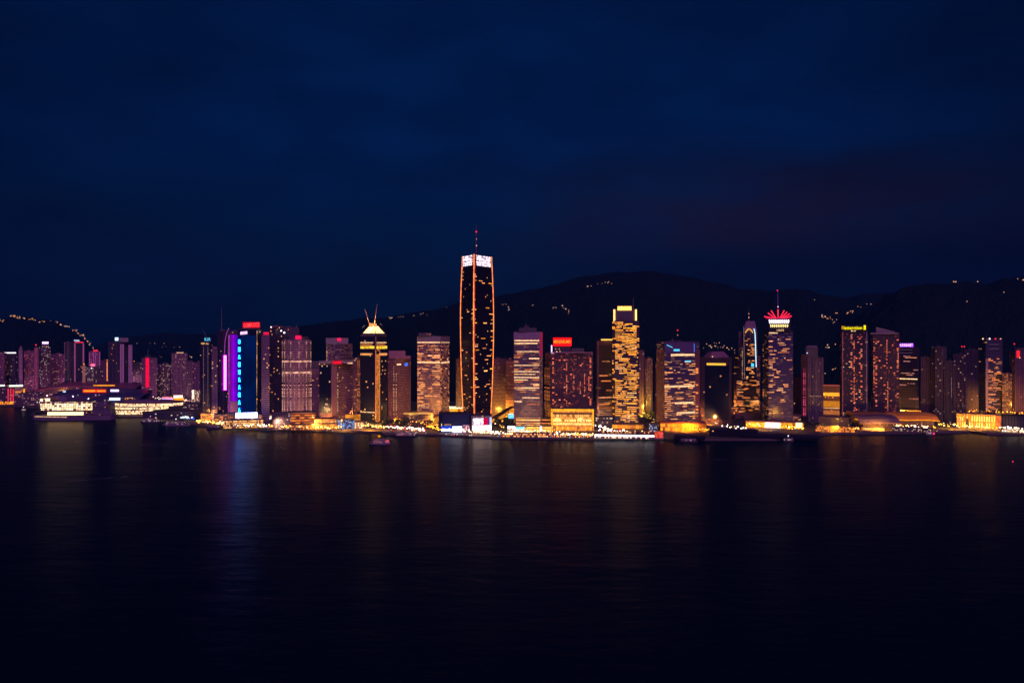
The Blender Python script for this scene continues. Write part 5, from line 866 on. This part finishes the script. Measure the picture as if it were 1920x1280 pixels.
low('market_stalls', 'row of yellow and orange lit stalls on the dark quay', 1529, 1602, 799.5, 809.5, shopf(GOLD, ORANGE, 1.2, .75, 2.4, 4), depth=10)
def wave_roof(label, x0, x1, y0, y1, yb, mat, edge):
    r = vault('exhibition_hall', label, 'building', x0, x1, groundY(yb), 40, [(x0+(x1-x0)*i/10, y0+(y1-y0)*i/10+1.3*math.sin(i*.55+.4)) for i in range(11)], mat, facade('hall_facade', (.10, .06, .08), lit=.10, a=ORANGE, s=.5), edge)
wave_roof('swooping amber roofed hall under the red dotted tower', 1602, 1680, 784, 790, 802, plain('amber_lit_roof', (.50, .22, .06)), ORL)
wave_roof('long rippling orange roofed hall before the violet sign office', 1670, 1762, 784, 789, 800, plain('amber_lit_roof', (.50, .22, .06)), ORL)
wave_roof('broad violet grey roofed hall beside the orange market stalls', 1612, 1690, 792, 794, 806, plain('violet_slate_roof', (.14, .10, .2)), LITO)
low('pavilion', 'gold lit pavilion behind a dark shrub clump under violet sign office', 1687, 1735, 769, 783, shopf(ORANGE, GOLD, .8, .65, 5, 6))
low('shop_arcade', 'pale lamp dotted arcade on the dark quay near the rippling hall', 1672, 1748, 802.5, 809, facade('lamp_row', (.1, .07, .1), (.3, .2, .2), cw=2.6, fh=3, ww=.5, wh=.5, lit=.45, a=PALE, b=WHITE, s=1), depth=10)
low('promenade_shops', 'small bright stall under the broad violet grey hall', 1615, 1658, 802, 806.5, shopf(PALE, ORANGE, 1.1, .8, 3, 5), depth=8)
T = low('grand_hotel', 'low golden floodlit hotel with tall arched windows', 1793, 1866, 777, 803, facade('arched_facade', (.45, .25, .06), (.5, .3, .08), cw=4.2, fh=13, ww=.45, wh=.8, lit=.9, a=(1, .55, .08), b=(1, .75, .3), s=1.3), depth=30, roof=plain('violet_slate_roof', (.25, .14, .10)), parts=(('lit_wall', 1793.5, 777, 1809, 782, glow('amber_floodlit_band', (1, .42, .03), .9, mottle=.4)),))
for i, x in enumerate((1794, 1799, 1810, 1816, 1858, 1863)): T.panel('pilaster', 'F', x, 783, x+1.4, 803, plain('gold_stone', (.55, .32, .08)), .9, 1)
T.panel('dark_gap', 'F', 1810, 784, 1816, 802, plain('dark_stone', (.06, .05, .05)), .5, .4)
low('office_block', 'rust red brick block at the end of the golden hotel', 1866, 1877, 779, 804, plain('rust_brick', (.42, .15, .07)), depth=22)
low('office_block', 'dark navy slab with ribs cut by the frame edge', 1877, 1940, 780, 804, facade('ribbed_cladding', (.06, .05, .10), (.03, .03, .06), cw=5, fh=30, ww=.4, wh=1, lit=0), depth=30, roof=plain('slate_roof', (.006, .008, .022)))
low('shop_arcade', 'string of white lit stalls at the foot of navy slab', 1878, 1935, 804.5, 811, facade('lamp_row', (.2, .15, .12), (.4, .3, .2), cw=2.6, fh=5, ww=.7, wh=.7, lit=.85, a=PALE, b=WHITE, s=1.6), depth=8)

# ------------------------------------------------------------------ trees
LEAF = bpy.data.materials.new('leaf_green'); LEAF.use_nodes = True; LEAF.node_tree.nodes['Principled BSDF'].inputs['Base Color'].default_value = (.055, .085, .03, 1); LEAF.node_tree.nodes['Principled BSDF'].inputs['Roughness'].default_value = .7
BARK = plain('bark', (.09, .06, .04)); _tr = []
for sd_ in range(4):
    rn = random.Random(sd_); q = MB(); q.tube((0, 0, 0), (.2, .1, 4.2), .38, .24, 6); cl = []
    for i in range(6):
        a = i*1.05+rn.random(); e = (math.cos(a)*rn.uniform(1.6, 3), math.sin(a)*rn.uniform(1.6, 3), rn.uniform(5.2, 9)); q.tube((.2, .1, 3.4+rn.random()), e, .17, .06, 5); cl.append((Vector(e), rn.uniform(1.2, 2.1)))
    lf = MB()
    for c, rad in cl+[(Vector((.2, .1, 9.3)), 1.6), (Vector((.5, -.4, 7)), 2)]:
        for _ in range(70):
            d = Vector((rn.gauss(0, 1), rn.gauss(0, 1), rn.gauss(0, .8))).normalized()*rad*rn.random()**.4; p = c+d; u = Vector((rn.gauss(0, 1), rn.gauss(0, 1), rn.gauss(0, 1))).normalized(); w_ = u.orthogonal(); s_ = rn.uniform(.25, .5)
            lf.face([p-u*s_, p+w_*s_*.6, p+u*s_, p-w_*s_*.6])
    _tr.append((q.mesh('trunk', BARK), lf.mesh('crown', LEAF)))
def tree(px, py, sc, label, group, i):
    r = empty('tree', gp(px, py), i*1.3); r.scale = (sc,)*3; tag(r, label, 'tree', group); t, c = _tr[i % 4]
    o = bpy.data.objects.new('trunk', t); COL.objects.link(o); o.parent = r; o2 = bpy.data.objects.new('crown', c); COL.objects.link(o2); o2.parent = r
rt = random.Random(9)
for (n, x0, x1, y0, y1, s0, s1, lb, gr) in ((16, 722, 768, 796, 806, 1.1, 1.7, 'amber lit leafy tree in the grove before the market hall', 'trees before the market hall'), (20, 928, 966, 797, 809, 1.2, 2.2, 'dark green leafy tree in the grove beside the cyan sign', 'trees beside the cyan sign'),
        (16, 1203, 1240, 783, 800, 1.2, 1.9, 'leafy tree lit yellow from below beside golden banded tower', 'trees beside the golden banded tower'), (8, 1298, 1326, 805, 811, .8, 1.1, 'small dark tree before the blazing orange market front', 'trees before the orange market'),
        (10, 1366, 1400, 788, 797, .9, 1.4, 'dark tree at the foot of the arched crown tower', 'trees below the arched crown tower'), (14, 1703, 1735, 786, 792, 1.0, 1.5, 'dark shrubby tree in the clump below the violet sign office', 'trees below the violet sign office'),
        (16, 1800, 1918, 779, 784, .9, 1.3, 'tree lit orange behind the golden hotel roof', 'trees behind the golden hotel'), (8, 395, 440, 796, 800, .8, 1.1, 'small tree on the orange promenade below violet towers', 'trees on the orange promenade'),
        (12, 1476, 1545, 799, 806, .8, 1.2, 'dark tree between the white screen podium and orange stalls', 'trees beside the white screen podium'), (7, 676, 722, 800, 806, .9, 1.3, 'orange lit tree at the foot of the gold roofed tower', 'trees below the gold roofed tower')):
    for i in range(n): tree(rt.uniform(x0, x1), rt.uniform(y0, y1), rt.uniform(s0, s1), lb, gr, i)

# ------------------------------------------------------------------ street lamps, and fill spots added for the street glow
lm = {}
def lamp_meshes(mat, h, r_):
    k = (mat.name, h, r_)
    if k not in lm:
        q = MB(); q.tube((0, 0, 0), (0, 0, h-.3), .16, .09, 5); p = q.mesh('pole', BLACKM); q = MB(); q.ball((0, 0, h), r_, n=7, m=5); lm[k] = (p, q.mesh('lantern', mat))
    return lm[k]
LAMPN = [0]; MORE = {}
def street_lamp(loc, mat, h, r_, label, group, name='street_lamp'):
    if name == 'street_lamp':
        LAMPN[0] += 1
        if LAMPN[0] % 6 > 0: MORE.setdefault(mat.name, (mat, []))[1].append((loc, h, r_)); return None
    p, l = lamp_meshes(mat, h, r_); o = bpy.data.objects.new(name, p); COL.objects.link(o); o.location = loc; tag(o, label, 'lamp', group)
    c = bpy.data.objects.new('lantern', l); COL.objects.link(c); c.parent = o; return o
LA = [glow('amber_lantern', (1, .40, .03), 8), glow('peach_lantern', (1, .62, .28), 8), glow('white_lantern', (1, .88, .82), 8), glow('orange_lantern', (1, .24, .015), 7), glow('red_lantern', (1, .03, .03), 3), glow('blue_lantern', (.2, .4, 1), 3.5)]
rl = random.Random(4)
SEGS = [(366, 796, 480, 803, 40, (0, 1, 0), 'amber lamp along the quay below the violet towers', 'lamps on the violet towers quay'), (400, 800, 500, 805, 30, (1, 2), 'pale lamp before the golden shop arcade', 'lamps before the golden arcade'),
    (500, 805, 640, 808.5, 34, (0, 3, 1), 'amber lamp on the quay below the round hotel', 'lamps on the hotel quay'), (664, 801, 722, 808, 30, (0, 3, 1), 'amber lamp at the foot of the gold roofed tower', 'lamps below the gold roofed tower'), (722, 806, 800, 813, 34, (2, 4, 1, 2), 'white or red lamp on the dark pier before the market hall', 'lamps on the market pier'),
    (735, 792, 800, 800, 16, (0, 3), 'orange lamp among the trees before market hall', 'lamps among the market trees'), (800, 806, 828, 812, 12, (0, 0, 3), 'orange lamp below the covered walkway', 'lamps below the walkway'), (830, 813, 960, 820, 44, (1, 2, 1), 'pale lamp on the quay before the white screens', 'lamps before the white screens'),
    (925, 800, 966, 812, 16, (0, 1), 'amber lamp under the grove beside the cyan sign', 'lamps under the cyan sign grove'), (960, 815, 1112, 822.5, 70, (1, 2, 0, 3, 1), 'pale lamp on the central promenade before the golden mall', 'lamps on the central promenade'), (1112, 803, 1148, 814, 16, (2, 1), 'white lamp beside the golden mall', 'lamps beside the golden mall'),
    (1120, 812, 1240, 820, 24, (1, 2, 4), 'pale lamp on the white lit ferry pier', 'lamps on the ferry pier'), (1204, 778, 1236, 800, 14, (0, 0, 1), 'yellow lamp among the trees beside the golden banded tower', 'lamps beside the golden banded tower'), (1240, 804, 1330, 812, 26, (0, 3), 'orange lamp before the blazing orange market', 'lamps before the orange market'),
    (1330, 800, 1400, 812, 10, (1, 2), 'sparse white lamp on the dark pier roofs', 'lamps on the dark piers'), (1400, 803, 1510, 810, 24, (0, 3, 2), 'amber lamp before the white screen podium', 'lamps before the screen podium'), (1372, 776, 1400, 790, 8, (0, 3), 'amber lamp at the foot of the arched crown tower', 'lamps below the arched crown tower'), (1528, 806, 1610, 811, 24, (0, 3, 1), 'orange lamp before the yellow market stalls', 'lamps before the yellow stalls'),
    (1610, 800, 1760, 810, 44, (1, 0, 2), 'pale lamp on the road below the rippling hall', 'lamps below the rippling hall'), (1640, 783, 1740, 790, 12, (3, 0), 'orange lamp on the raised road below the red dotted towers', 'lamps on the raised road'), (1760, 802, 1870, 810, 22, (0, 0, 1), 'amber lamp before the golden hotel', 'lamps before the golden hotel'), (1800, 775, 1918, 780, 18, (0, 3), 'orange lamp on the road behind the golden hotel', 'lamps behind the golden hotel'),
    (1872, 808, 1920, 812, 14, (2, 1), 'white lamp along the stalls below the navy slab', 'lamps below the navy slab'), (230, 745, 350, 756, 16, (1, 2), 'pale lamp behind the long golden terminal', 'lamps behind the terminal'), (268, 775, 366, 790, 14, (2, 5), 'white or blue lamp on the dark pier beside the terminal', 'lamps on the terminal pier'), (30, 752, 85, 761, 12, (1, 2), 'pale lamp at the far shore near the liner bow', 'lamps on the far shore'),
    (100, 738, 210, 747, 10, (1, 2), 'pale lamp beside the winged convention hall', 'lamps beside the convention hall'), (1545, 770, 1580, 782, 8, (0, 3), 'orange lamp beside the stacked glowing decks', 'lamps beside the stacked decks')]
for x0, y0, x1, y1, n, cs, lb, gr in SEGS:
    for i in range(int(n*2.6)):
        t = rl.random(); px = x0+(x1-x0)*t; py = y0+(y1-y0)*t+rl.uniform(-2.4, 1.2)
        street_lamp(gp(px, py), LA[rl.choice(cs)], rl.choice((6, 8)), rl.choice((.5, .7, .95)), lb, gr)
FILLS = [(430, 803, 5, .8, (1, .5, .1)), (520, 804, 5, .6, (1, .5, .2)), (590, 806, 5, .8, (1, .4, .05)), (640, 808, 5, .7, (1, .42, .06)), (690, 808, 5, .9, (1, .42, .04)), (770, 808, 5, .9, (1, .42, .05)), (980, 817, 5, .7, (1, .55, .2)), (1040, 818, 5, .8, (1, .5, .15)), (1090, 818, 5, .8, (1, .5, .15)), (1180, 815, 5, .6, (1, .5, .2)), (1290, 811, 5, .9, (1, .36, .02)), (1430, 808, 5, .8, (1, .4, .04)), (1570, 810, 5, .9, (1, .4, .03)), (1650, 808, 5, .9, (1, .4, .04)), (1720, 807, 5, .9, (1, .4, .04)), (1740, 783, 8, 1.6, (1, .38, .03)), (392, 792, 5, 1, (1, .45, .1)), (470, 800, 5, 1.4, (1, .55, .2)), (560, 797, 6, 1.6, (1, .4, .06)), (610, 795, 6, 1.2, (1, .4, .06)), (660, 787, 8, .7, (1, .45, .08)), (700, 797, 6, 1.3, (1, .42, .05)), (745, 793, 8, 1.0, (1, .42, .06)), (815, 798, 6, 2.4, (1, .42, .05)), (790, 775, 8, 1.6, (1, .45, .08)),
    (935, 790, 8, 3.0, (1, .5, .05)), (950, 778, 8, 2.6, (1, .5, .05)), (870, 778, 8, 2.5, (1, .45, .06)), (1025, 800, 8, 1.4, (1, .4, .05)), (1120, 795, 7, 1.0, (1, .5, .2)), (1208, 780, 9, 3.4, (1, .55, .05)), (1220, 792, 6, 1.8, (1, .5, .05)), (1236, 786, 8, 1.8, (1, .38, .05)),
    (1280, 803, 9, 2.2, (1, .3, .03)), (1330, 797, 7, 1.2, (1, .3, .05)), (1376, 784, 8, 2.4, (1, .42, .05)), (1392, 779, 8, 1.6, (1, .4, .08)), (1450, 790, 9, 1.0, (1, .5, .2)), (1505, 787, 8, 1.4, (1, .4, .2)), (1560, 778, 9, 1.6, (1, .38, .03)), (1590, 786, 6, 1.5, (1, .4, .05)), (1640, 786, 8, 2.8, (1, .36, .04)), (1690, 787, 8, 2.8, (1, .36, .04)), (1740, 790, 8, 2.0, (1, .36, .04)),
    (1715, 783, 8, 1.6, (1, .42, .04)), (1800, 806, 4, .5, (1, .45, .04)), (1835, 807, 4, .6, (1, .45, .04)), (1870, 807, 4, .5, (1, .42, .05)), (1850, 778, 7, 1.8, (1, .42, .04)), (1900, 778, 7, 1.8, (1, .42, .04)), (340, 752, 8, 3, (1, .45, .4)), (250, 740, 9, 3, (1, .3, .5)), (130, 742, 9, 4, (1, .2, .5)), (60, 748, 9, 3, (1, .25, .4)), (20, 755, 6, 3, (1, .35, .1)), (200, 722, 12, 5, (1, .18, .5)), (120, 724, 12, 5, (1, .18, .5))]
for px, py, h, e, c in FILLS:  # fill spots added on masts to stand in for the warm street glow
    h = max(h, 13)
    o = street_lamp(gp(px, py), LA[0], h, .4, 'fill light mast added to brighten the buildings behind the quay', 'added fill light masts behind the quay', 'fill_light')
    ld = bpy.data.lights.new('fill_spot', 'SPOT'); ld.energy = e*(125000 if px < 1240 else 190000); ld.spot_size = R(158); ld.spot_blend = .6; ld.color = c; ld.shadow_soft_size = 2.0; lo_ = bpy.data.objects.new('fill_spot', ld); COL.objects.link(lo_); lo_.parent = o; lo_.location = (0, 1.2, h+1.2); lo_.rotation_euler = (R(70), 0, 0)

q = MB(); mats = [BLACKM]
for m_, ls in MORE.values():
    mats.append(m_)
    for l_, h, r_ in ls: q.tube(l_, l_+Vector((0, 0, h-.3)), .16, .09, 4, 0); q.ball(l_+Vector((0, 0, h)), r_, len(mats)-1, 7, 5)
tag(q.build('street_lights', mats), 'mass of smaller street lights scattered along the whole waterfront road', 'lamps', kind='stuff')
# ------------------------------------------------------------------ cars on the waterfront road
def car_meshes(c):
    q = MB(); q.prism([Vector(p) for p in ((-2.2, -.85), (2.2, -.85), (2.2, .85), (-2.2, .85))], .35, .95, 0, None, lambda t: 1-.04*t, bottom=True); q.prism([Vector(p) for p in ((-1.5, -.78), (1.0, -.78), (1.0, .78), (-1.5, .78))], .95, 1.5, 1, 0, lambda t: 1-.22*t)
    b = q.mesh('body', [plain('car_paint', c, .3), plain('car_glass', (.02, .02, .03), .1)]); q = MB(); q.tube((0, -.12, 0), (0, .12, 0), .33, .33, 10); w = q.mesh('wheel', BLACKM); return b, w
CB = [car_meshes(c) for c in ((.5, .5, .5), (.35, .04, .03), (.05, .05, .06), (.45, .32, .05))]
q = MB(); q.ball((0, 0, 0), .3, 0, 6, 4); HL = q.mesh('headlight', glow('headlight_white', (1, .9, .75), 8)); q = MB(); q.ball((0, 0, 0), .26, 0, 6, 4); TL = q.mesh('tail_light', glow('tail_light_red', (1, .02, .02), 5))
for x0, y0, x1, y1, n, lb, gr in ((505, 803, 640, 807, 14, 'car on the quay road below the round hotel', 'cars on the hotel quay road'), (724, 807, 800, 813, 16, 'car parked on the dark pier before the market hall', 'cars on the market pier'), (960, 816, 1110, 822, 18, 'car on the promenade road before the golden mall', 'cars before the golden mall'), (1610, 801, 1760, 808, 18, 'car on the road below the rippling roofed hall', 'cars below the rippling hall'), (830, 814, 950, 820, 10, 'car on the quay before the white screens', 'cars before the white screens')):
    for i in range(n):
        t = rl.random(); b, w = CB[rl.randrange(4)]; o = bpy.data.objects.new('parked_car', b); COL.objects.link(o); o.location = gp(x0+(x1-x0)*t, y0+(y1-y0)*t+rl.uniform(-1.5, 1)); o.rotation_euler = (0, 0, rl.choice((.2, 3.3, -.5, 2.4))); tag(o, lb, 'car', gr)
        for nm, me_, ps in (('wheel', w, ((-1.4, -.8, .33), (1.4, -.8, .33), (-1.4, .8, .33), (1.4, .8, .33))), ('headlight', HL, ((2.2, -.6, .65), (2.2, .6, .65))), ('tail_light', TL, ((-2.2, -.6, .7), (-2.2, .6, .7)))):
            for p in ps: c = bpy.data.objects.new(nm, me_); COL.objects.link(c); c.parent = o; c.location = p
# ------------------------------------------------------------------ lamps and houses on the hills
hl = [glow('hill_amber_lamp', (1, .36, .10), 1.5, sample=False), glow('hill_pale_lamp', (1, .6, .38), .8, sample=False), glow('hill_dim_lamp', (.9, .5, .35), .35, sample=False)]
hm = []
for m_ in hl:
    for r_ in (1.7, 2.5):
        q = MB(); q.ball((0, 0, 5), r_, 0, 6, 4); q.tube((0, 0, -3), (0, 0, 4), .3, .2, 4, 1); hm.append(q.mesh('hill_lamp', [m_, BLACKM]))
def hill_hit(h, px, py):
    for i in range(200):
        t = i/200; Y, z = hill_h(h, px, t)
        if CY-(z-CAMZ)*FOC/Y <= py: return Vector(((px-CX)*Y/FOC, Y-25, CAMZ-(py-CY)*(Y-25)/FOC-4))
    Y, z = hill_h(h, px, .985); return Vector(((px-CX)*(Y-40)/FOC, Y-40, CAMZ-(py-CY)*(Y-40)/FOC-4))
CL = [('far', 'amber ridge road lamp on the dark hill above the far apartment towers', 'ridge road lamps on the far hill', (0, 1), [(3, 601, 5, 2, 6), (9, 602, 6, 2, 6), (24, 592, 6, 2, 9), (33, 594, 6, 2.4, 12), (39, 596, 4, 2, 9), (50, 597, 2, 1, 4), (63, 598.5, 6, 2, 10), (70, 601, 2, 1, 4), (80, 604, 3, 1, 5), (87, 603, 5, 1.5, 7), (95, 602.5, 2, 1, 3), (107, 605, 3, 2, 5), (113, 609, 6, 2, 12), (122, 612, 5, 1, 9), (129, 612.5, 2, 1, 4), (139, 619, 4, 1.5, 7), (147, 625, 3, 1, 5), (153, 629, 5, 2.5, 12), (160, 635, 2, 1.5, 4), (165, 640, 2, 1, 4), (170, 646, 2, 2, 5), (174, 652, 1.5, 2, 5)]),
    ('main', 'faint house lamp on the wooded peak above the city', 'house lamps on the peak', (1, 2, 2), [(1103, 537, 8, 2, 10), (1117, 532, 6, 1, 6), (1137, 530, 6, 1.2, 10), (1146, 532, 2, 1, 3), (990, 549, 4, 3, 4), (947, 571, 7, 3, 14), (953, 577, 4, 3, 10), (968, 573, 8, 1, 7), (1000, 573, 5, 1.2, 7), (1012, 576, 2, 2, 4), (1038, 577, 4, 2.5, 10), (1052, 573, 6, 1.5, 7), (1058, 578, 4, 2, 8), (1064, 584, 3, 3, 8), (735, 596, 12, 1.5, 16), (752, 594, 4, 1, 8), (790, 588, 5, 2, 12), (838, 577, 3, 1, 3), (774, 592, 6, 1, 5), (805, 590, 4, 2, 4)]),
    ('main', 'small pale apartment lamp on the slope behind the blank glass block', 'slope lamps behind the blank glass block', (1, 2), [(1308, 652, 8, 4, 16), (1330, 648, 10, 4, 18), (1350, 651, 10, 4, 18), (1372, 656, 8, 6, 16), (1340, 643, 8, 2, 8), (1375, 730, 3, 6, 8)]),
    ('main', 'amber house lamp on the slope beside the yellow lettered tower', 'slope lamps near the yellow lettered tower', (0, 1, 1), [(1540, 593, 5, 2.5, 22), (1550, 597, 6, 2, 12), (1560, 602, 6, 3, 12), (1567, 587, 5, 1, 6), (1585, 587, 5, 3, 9), (1595, 584, 5, 2.5, 15), (1605, 575, 6, 1.5, 6), (1625, 570, 8, 1.5, 9), (1545, 650, 8, 3, 12), (1560, 646, 4, 2, 6), (1558, 697, 12, 8, 40), (1525, 562, 8, 1, 4)]),
    ('near', 'pale house lamp on the near hill crest above the dim apartments', 'lamps on the near hill crest', (1, 1, 0), [(1680, 546.5, 3, 1.2, 8), (1690, 544, 2, .8, 4), (1790, 529, 5, 1, 8), (1833, 529, 3, 1, 3), (1912, 525, 4, 1, 5), (1903, 524, 3, 1, 3), (1805, 565, 4, 2, 3), (1875, 548, 3, 1, 2)]),
    ('low', 'faint lamp on the low dark ridge behind the far towers', 'lamps on the low ridge', (2, 2, 1), [(113, 650, 3, 1, 4), (260, 643, 4, 2, 6), (295, 645, 8, 3, 8), (310, 648, 8, 3, 8), (335, 650, 10, 4, 8), (305, 668, 4, 2, 5), (362, 668, 3, 2, 4)])]
nh = 0
for hn, lb, gr, cs, spots in CL:
    for x, y, dx, dy, n in spots:
        for _ in range(max(1, round(n*(.85 if hn == 'far' else .36)))):
            p = hill_hit(HILLS[hn], x+rl.gauss(0, dx*.55), y+rl.gauss(0, dy*.55)); ci = rl.choice(cs)
            o = bpy.data.objects.new('hill_lamp', hm[ci*2+(rl.random() < .3)]); COL.objects.link(o); o.location = p; tag(o, lb, 'lamp', gr); nh += 1
print('hill lamps', nh)

# ------------------------------------------------------------------ boats, buoys, wakes
def boat(px, py, ln, label, name='ferry_boat', rz=0, decks=2, lit=.3, top=None, hullc=(.3, .26, .34), cols=(PALE, WHITE)):
    Y = groundY(py, 0); p = W(px, py, Y); r = empty(name, (p.x, Y, 0), rz); tag(r, label, 'boat'); h = ln/2; b = max(2.2, ln*.12)
    q = MB(); q.prism([Vector(v) for v in ((-h, 0), (-h*.8, -b*.7), (-h*.5, -b), (h*.75, -b), (h, -b*.6), (h, b*.6), (h*.75, b), (-h*.5, b), (-h*.8, b*.7))], -.6, 3.2, 0, 1, lambda t: .9+.1*t, [0, .5, 1]); q.build('hull', [plain('boat_hull_paint', hullc, .4), CONCD], r)
    z = 3.25
    for i in range(decks):
        k = .78-.16*i; q = MB(); q.box(-h*k*.9, h*k, -b*.8, b*.8, z, z+2.6); q.build('cabin', facade('cabin_side', (.35, .3, .34), (.05, .05, .08), cw=1.6, fh=2.6, ww=.6, wh=.5, lit=lit, a=cols[0], b=cols[1], s=1.2), r); q = MB(); q.box(-h*k*.95, h*k*1.04, -b*.9, b*.9, z+2.62, z+2.95); q.build('roof', plain('boat_roof_paint', (.3, .27, .32)), r); z += 3
    q = MB(); q.tube((0, 0, z-.05), (0, 0, z+4), .18, .1); m_ = q.build('mast', STEEL, r)
    if top: q = MB(); q.ball((0, 0, z+4.3), .9); q.build('mast_lamp', top, m_)
    return r
r = boat(712, 832.5, 38, 'violet hulled ferry boat alone on the water before the gold roofed tower', lit=.25, top=ORL, cols=(ORANGE, PALE))
q = MB(); q.box(10, 17, -4.9, -4.2, 3.4, 8); q.build('pink_panel', glow('rose_panel_light', (1, .15, .25), .55, mottle=.5), r); q = MB(); q.ball((-1, -1, 14), 1.8, sz=.8); q.build('deck_lamp', ORL, r)
boat(330, 797.5, 62, 'long pale ferry moored outside the dark pier shed', lit=.35, top=WHITEL); boat(282, 792, 46, 'shorter dark ferry moored at the terminal end of the pier', lit=.3, top=PINKL, hullc=(.14, .11, .16))
boat(44, 770.5, 12, 'tiny white lit launch off the far shore', name='launch', decks=1, lit=.9, top=WHITEL); boat(1290, 829, 34, 'dark low barge beside the unlit stub pier', name='barge', decks=1, lit=.15, hullc=(.06, .05, .07)); boat(760, 818, 44, 'dark ferry moored along the market pier', lit=.4, hullc=(.10, .08, .12), top=REDL, cols=(WHITE, (1, .2, .15)))
boat(400, 803.5, 30, 'small dark boat moored by the orange promenade', name='launch', decks=1, lit=.1, hullc=(.08, .07, .1)); boat(1478, 828, 20, 'small launch with one white lamp before the dark pier', name='launch', decks=1, lit=.3, top=WHITEL, hullc=(.08, .07, .1)); boat(1742, 815.5, 14, 'tiny launch beside the red buoy light', name='launch', decks=1, lit=.4, top=LITP)
def buoy(px, py, label, r_):
    Y = groundY(py, 0); p = W(px, py, Y); r = empty('buoy', (p.x, Y, 0)); tag(r, label, 'buoy'); q = MB(); q.prism([Vector((1.6*math.cos(i*.785), 1.6*math.sin(i*.785))) for i in range(8)], -.4, 1.4, 0, None, lambda t: 1-.3*t); q.build('float', plain('red_float', (.3, .05, .04)), r); q = MB(); q.tube((0, 0, 1.4), (0, 0, 4), .3, .2); q.build('post', BLACKM, r); q = MB(); q.ball((0, 0, 4.6), r_); q.build('lantern', glow('red_buoy_light', (1, .02, .08), 4), r)
buoy(1751, 817, 'red lit buoy close to the rippling hall quay', 1.5); buoy(1899, 871, 'small red lit buoy alone on open water', .7); buoy(82, 741 and 768, 'red lit buoy off the liner bow', .9)
FOAM = bpy.data.materials.new('wake_foam'); FOAM.use_nodes = True; nt = FOAM.node_tree; b_ = nt.nodes['Principled BSDF']; b_.inputs['Base Color'].default_value = (.5, .5, .55, 1); b_.inputs['Roughness'].default_value = .7
nz = nt.nodes.new('ShaderNodeTexNoise'); nz.inputs['Scale'].default_value = .05; nz.inputs['Detail'].default_value = 4; tx = nt.nodes.new('ShaderNodeTexCoord'); nt.links.new(tx.outputs['Object'], nz.inputs['Vector']); mr = nt.nodes.new('ShaderNodeMapRange'); nt.links.new(nz.outputs[0], mr.inputs[0])
mr.inputs[1].default_value = .35; mr.inputs[2].default_value = .75; mr.inputs[3].default_value = .0; mr.inputs[4].default_value = .85; nt.links.new(mr.outputs[0], b_.inputs['Alpha'])
for P in ([(840, 877), (960, 873), (1060, 870.5), (1180, 865), (1300, 861.5)], [(1300, 861.5), (1500, 860), (1700, 865), (1900, 871)], [(425, 846), (455, 849), (480, 852.5), (496, 854)], [(120, 826), (180, 829), (250, 833), (330, 834)], [(125, 902), (180, 898), (240, 893)]):
    q = MB(); V = [W(x, y, groundY(y, 0)) for x, y in P]
    for i, (a, b) in enumerate(zip(V, V[1:])):
        d = (b-a).normalized(); n = Vector((-d.y, d.x, 0)); w0, w1 = [1.3+1.6*math.sin(math.pi*min(1, max(0, (i+j)/len(P)))) for j in (0, 1)]; z = Vector((0, 0, .06)); q.face([a-n*w0+z, b-n*w1+z, b+n*w1+z, a+n*w0+z])
    o = q.build('wake', FOAM); tag(o, 'faint boat wake across the dark harbour water', 'wake', kind='stuff')

# ------------------------------------------------------------------ night air over the harbour
hz = bpy.data.materials.new('harbour_haze'); hz.use_nodes = True; N = hz.node_tree.nodes
for n in list(N): N.remove(n)
ho = N.new('ShaderNodeOutputMaterial'); pv = N.new('ShaderNodeVolumePrincipled'); hz.node_tree.links.new(pv.outputs[0], ho.inputs['Volume'])
pv.inputs['Color'].default_value = (.06, .42, 1, 1); pv.inputs['Density'].default_value = 4.2e-5; pv.inputs['Anisotropy'].default_value = 0
q = MB(); q.box(-6500, 6500, -400, 7600, -4, 900); tag(q.build('haze', hz), 'thin blue night haze over the harbour', 'haze', kind='stuff')
